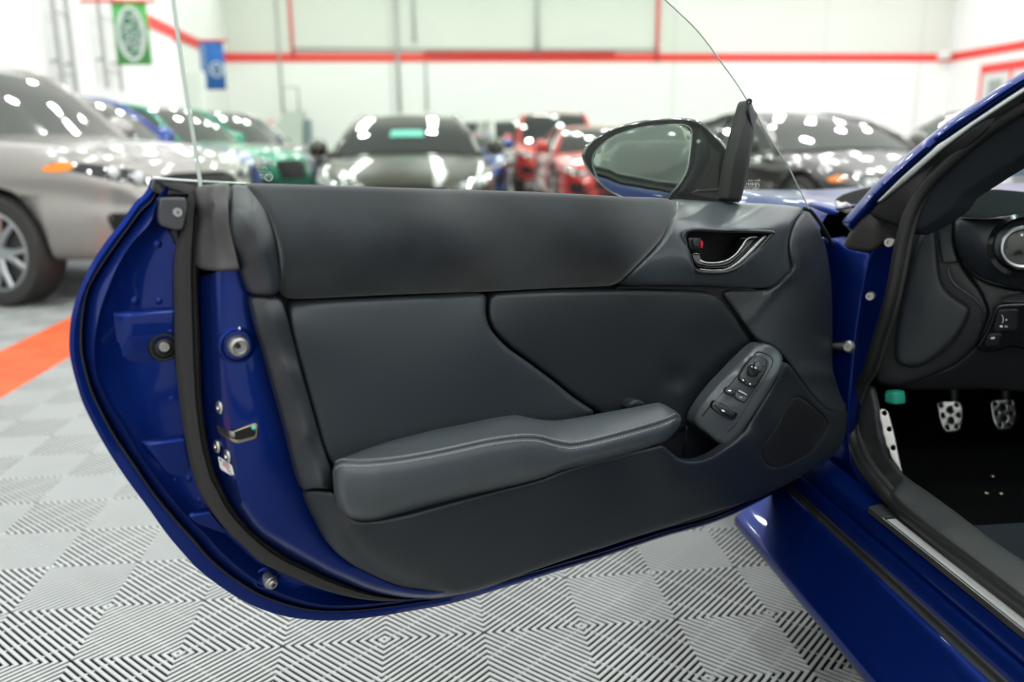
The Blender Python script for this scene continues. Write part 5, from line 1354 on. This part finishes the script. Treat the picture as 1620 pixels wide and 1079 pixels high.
        for tr in cd_[2]:
            a, b, c = (np.array(V[i]) for i in tr)
            nn = np.cross(b-a, c-a); dd = np.array((1, 0, 0)) if axis == 'x' else np.array((0, axis, 0))
            Fc.append(tuple(tr) if nn@dd > 0 else (tr[0], tr[2], tr[1]))
        return mk(nm, V, Fc, m, par, local=True)
    k = {'sedan': 0, 'coupe': -.05, 'suv': .16}[kind]
    for sg in (-1, 1):
        hl = skin_patch('headlight', [(sg*hw*.46, .615+k), (sg*hw*.60, .675+k), (sg*hw*.86, .735+k), (sg*hw*.93, .74+k), (sg*hw*.90, .68+k), (sg*hw*.80, .63+k), (sg*hw*.58, .585+k)], lens, off=.010)
        for yy, zz in ((.62, .632), (.76, .668)):
            h = bv.ray_cast(Vector((f+1, sg*hw*yy, zz+k)), Vector((-1, 0, 0)))
            if h[0] is not None: mk('lamp_cell', *lathe(np.array(h[0])+np.array([.012, 0, 0]), (1, sg*.2, .1), [(.045, -.01), (.042, .008), (.03, .012), (.012, .014)], 14), 'chrome', hl, local=True)
        if marker:
            skin_patch('side_marker', [(f-.52, .695+k), (f-.42, .735+k), (f-.32, .74+k), (f-.29, .70+k), (f-.4, .675+k)], 'amber', axis=sg, off=.008)
        skin_patch('bumper_intake', [(sg*hw*.50, .30+k*.6), (sg*hw*.56, .47+k*.6), (sg*hw*.84, .50+k*.6), (sg*hw*.80, .34+k*.6)], 'void', off=.004)
    gr = skin_patch('grille', [(-hw*.40, .40+k), (-hw*.46, .62+k), (-hw*.30, .655+k), (hw*.30, .655+k), (hw*.46, .62+k), (hw*.40, .40+k)], 'void', off=.005)
    for z in (.45, .50, .55, .60):
        h = [bv.ray_cast(Vector((f+1, y, z+k)), Vector((-1, 0, 0)))[0] for y in (-hw*.40, -hw*.2, 0, hw*.2, hw*.40)]
        if all(p is not None for p in h): mk('grille_bar', *tube([np.array(p)+np.array([.008, 0, 0]) for p in h], .008, 5), 'rim_dk', gr, local=True)
    skin_patch('lower_intake', [(-hw*.40, .26+k*.6), (-hw*.40, .36+k*.6), (hw*.40, .36+k*.6), (hw*.40, .26+k*.6)], 'void', off=.005)
    if plate: skin_patch('number_plate', [(-.16, .40+k), (-.16, .52+k), (.16, .52+k), (.16, .40+k)], 'poster', off=.02)
    # wheels
    key = (wr, spokes, rim, split)
    if key not in WCACHE:
        a, b, c = wheel_meshes(wr, .24, spokes, rim, split)
        def mesh_of(nm, vf, m):
            me = bpy.data.meshes.new(nm); me.from_pydata([tuple(p) for p in vf[0]], [], [tuple(int(i) for i in q) for q in vf[1]]); me.materials.append(MT[m])
            me.polygons.foreach_set('use_smooth', [True]*len(me.polygons)); me.set_sharp_from_angle(angle=math.radians(40)); return me
        WCACHE[key] = (mesh_of('wheel', a, 'tyre'), mesh_of('rim', b, rim), mesh_of('brake_disc', c, 'zinc'))
    for x in ax_:
        for sg in (-1, 1):
            w = bpy.data.objects.new('wheel', WCACHE[key][0]); w.location = (x, sg*(hw-.015), wr); w.rotation_euler = (0, .3*x, 0 if sg > 0 else PI); link(w, t)
            link(bpy.data.objects.new('rim', WCACHE[key][1]), w); link(bpy.data.objects.new('brake_disc', WCACHE[key][2]), w)
    return t

R = math.radians
# row along the left wall, noses toward the hall
make_car('parked_suv', 'silver grey crossover with amber headlight corner and twin spoke wheels beside the orange tiles', 'silver', (-3.66, 6.95), R(-22), 'suv', 4.7, 1.88, 1.62, marker=True, split=True, glass='carglass_lt', wheel_r=.355, lens='lens_dk')
make_car('parked_suv', 'bright blue crossover directly behind the silver grey one', 'dkblue', (-4.15, 10.0), R(-20), 'suv', 4.7, 1.85, 1.58, glass='carglass_lt', plate=True)
make_car('parked_suv', 'teal green crossover parked third in the row along the left wall', 'teal', (-3.9, 13.1), R(-20), 'suv', 4.5, 1.85, 1.60, glass='carglass_lt')
make_car('parked_suv', 'navy crossover parked between the teal green car and the white car', 'navy', (-3.85, 16.3), R(-20), 'suv', 4.7, 1.85, 1.65, glass='carglass_lt')
make_car('parked_suv', 'white crossover with navy mirrors, last in the row along the left wall', 'white', (-4.2, 19.6), R(-20), 'suv', 4.7, 1.85, 1.75, glass='carglass_lt', mirror_mat='navy')
# facing the camera beyond the door glass
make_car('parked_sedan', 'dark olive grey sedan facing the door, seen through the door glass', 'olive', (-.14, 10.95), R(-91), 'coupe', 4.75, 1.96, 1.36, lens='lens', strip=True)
make_car('parked_suv', 'tall tomato red SUV facing out behind the low red coupe', 'tomato', (3.0, 19.5), R(-95), 'suv', 4.7, 1.9, 1.70)
make_car('parked_coupe', 'low bright red coupe half hidden by the door mirror', 'red', (2.88, 14.0), R(-92), 'coupe', 4.4, 1.78, 1.28)
make_car('parked_suv', 'white SUV standing behind the dark olive grey sedan', 'white', (2.7, 24.9), R(-84), 'suv', 4.7, 1.9, 1.72)
make_car('parked_suv', 'white SUV farthest back, closest to the back wall', 'white', (1.9, 30.4), R(-84), 'suv', 4.7, 1.9, 1.85)
make_car('parked_sedan', 'small blue sedan between the olive grey sedan and the red SUV', 'dkblue', (.80, 17.25), R(-90), 'sedan', 4.2, 1.65, 1.25)
# right of the door
make_car('parked_coupe', 'graphite coupe with amber side marker, facing out beyond the bonnet', 'graphite', (4.25, 9.25), R(-82), 'coupe', 4.6, 1.9, 1.30, marker=True, glass='carglass_lt')
make_car('parked_sedan', 'light grey sedan behind the graphite coupe', 'ltgrey', (8.6, 12.4), R(-150), 'sedan', 4.7, 1.85, 1.46, glass='carglass_lt')
make_car('parked_coupe', 'black coupe seen through the small front corner of the door glass', 'black', (5.2, 15.6), R(-85), 'coupe', 4.6, 1.9, 1.30)
make_car('parked_sedan', 'dark sedan far behind the windscreen pillar', 'black', (10.5, 20.5), R(-120), 'sedan', 4.7, 1.85, 1.45)
make_car('parked_suv', 'blue SUV parked near the right wall beyond the windscreen', 'dkblue', (13.4, 10.6), R(-140), 'suv', 4.7, 1.9, 1.7)
make_car('parked_suv', 'black SUV behind the viewer, added to darken the door mirror', 'black', (-4.1, -8.0), R(63), 'suv', 4.8, 1.95, 1.75)  # unseen SUV added so the door mirror reflects something dark
mat_lo = on_plane(1535, 835, (0, 0, .266), (0, 0, 1))
mk('floor_mat', *box((.875, -.8, .262), (1.40, mat_lo[1], .270)), 'carpet_gr', car, smooth=False)
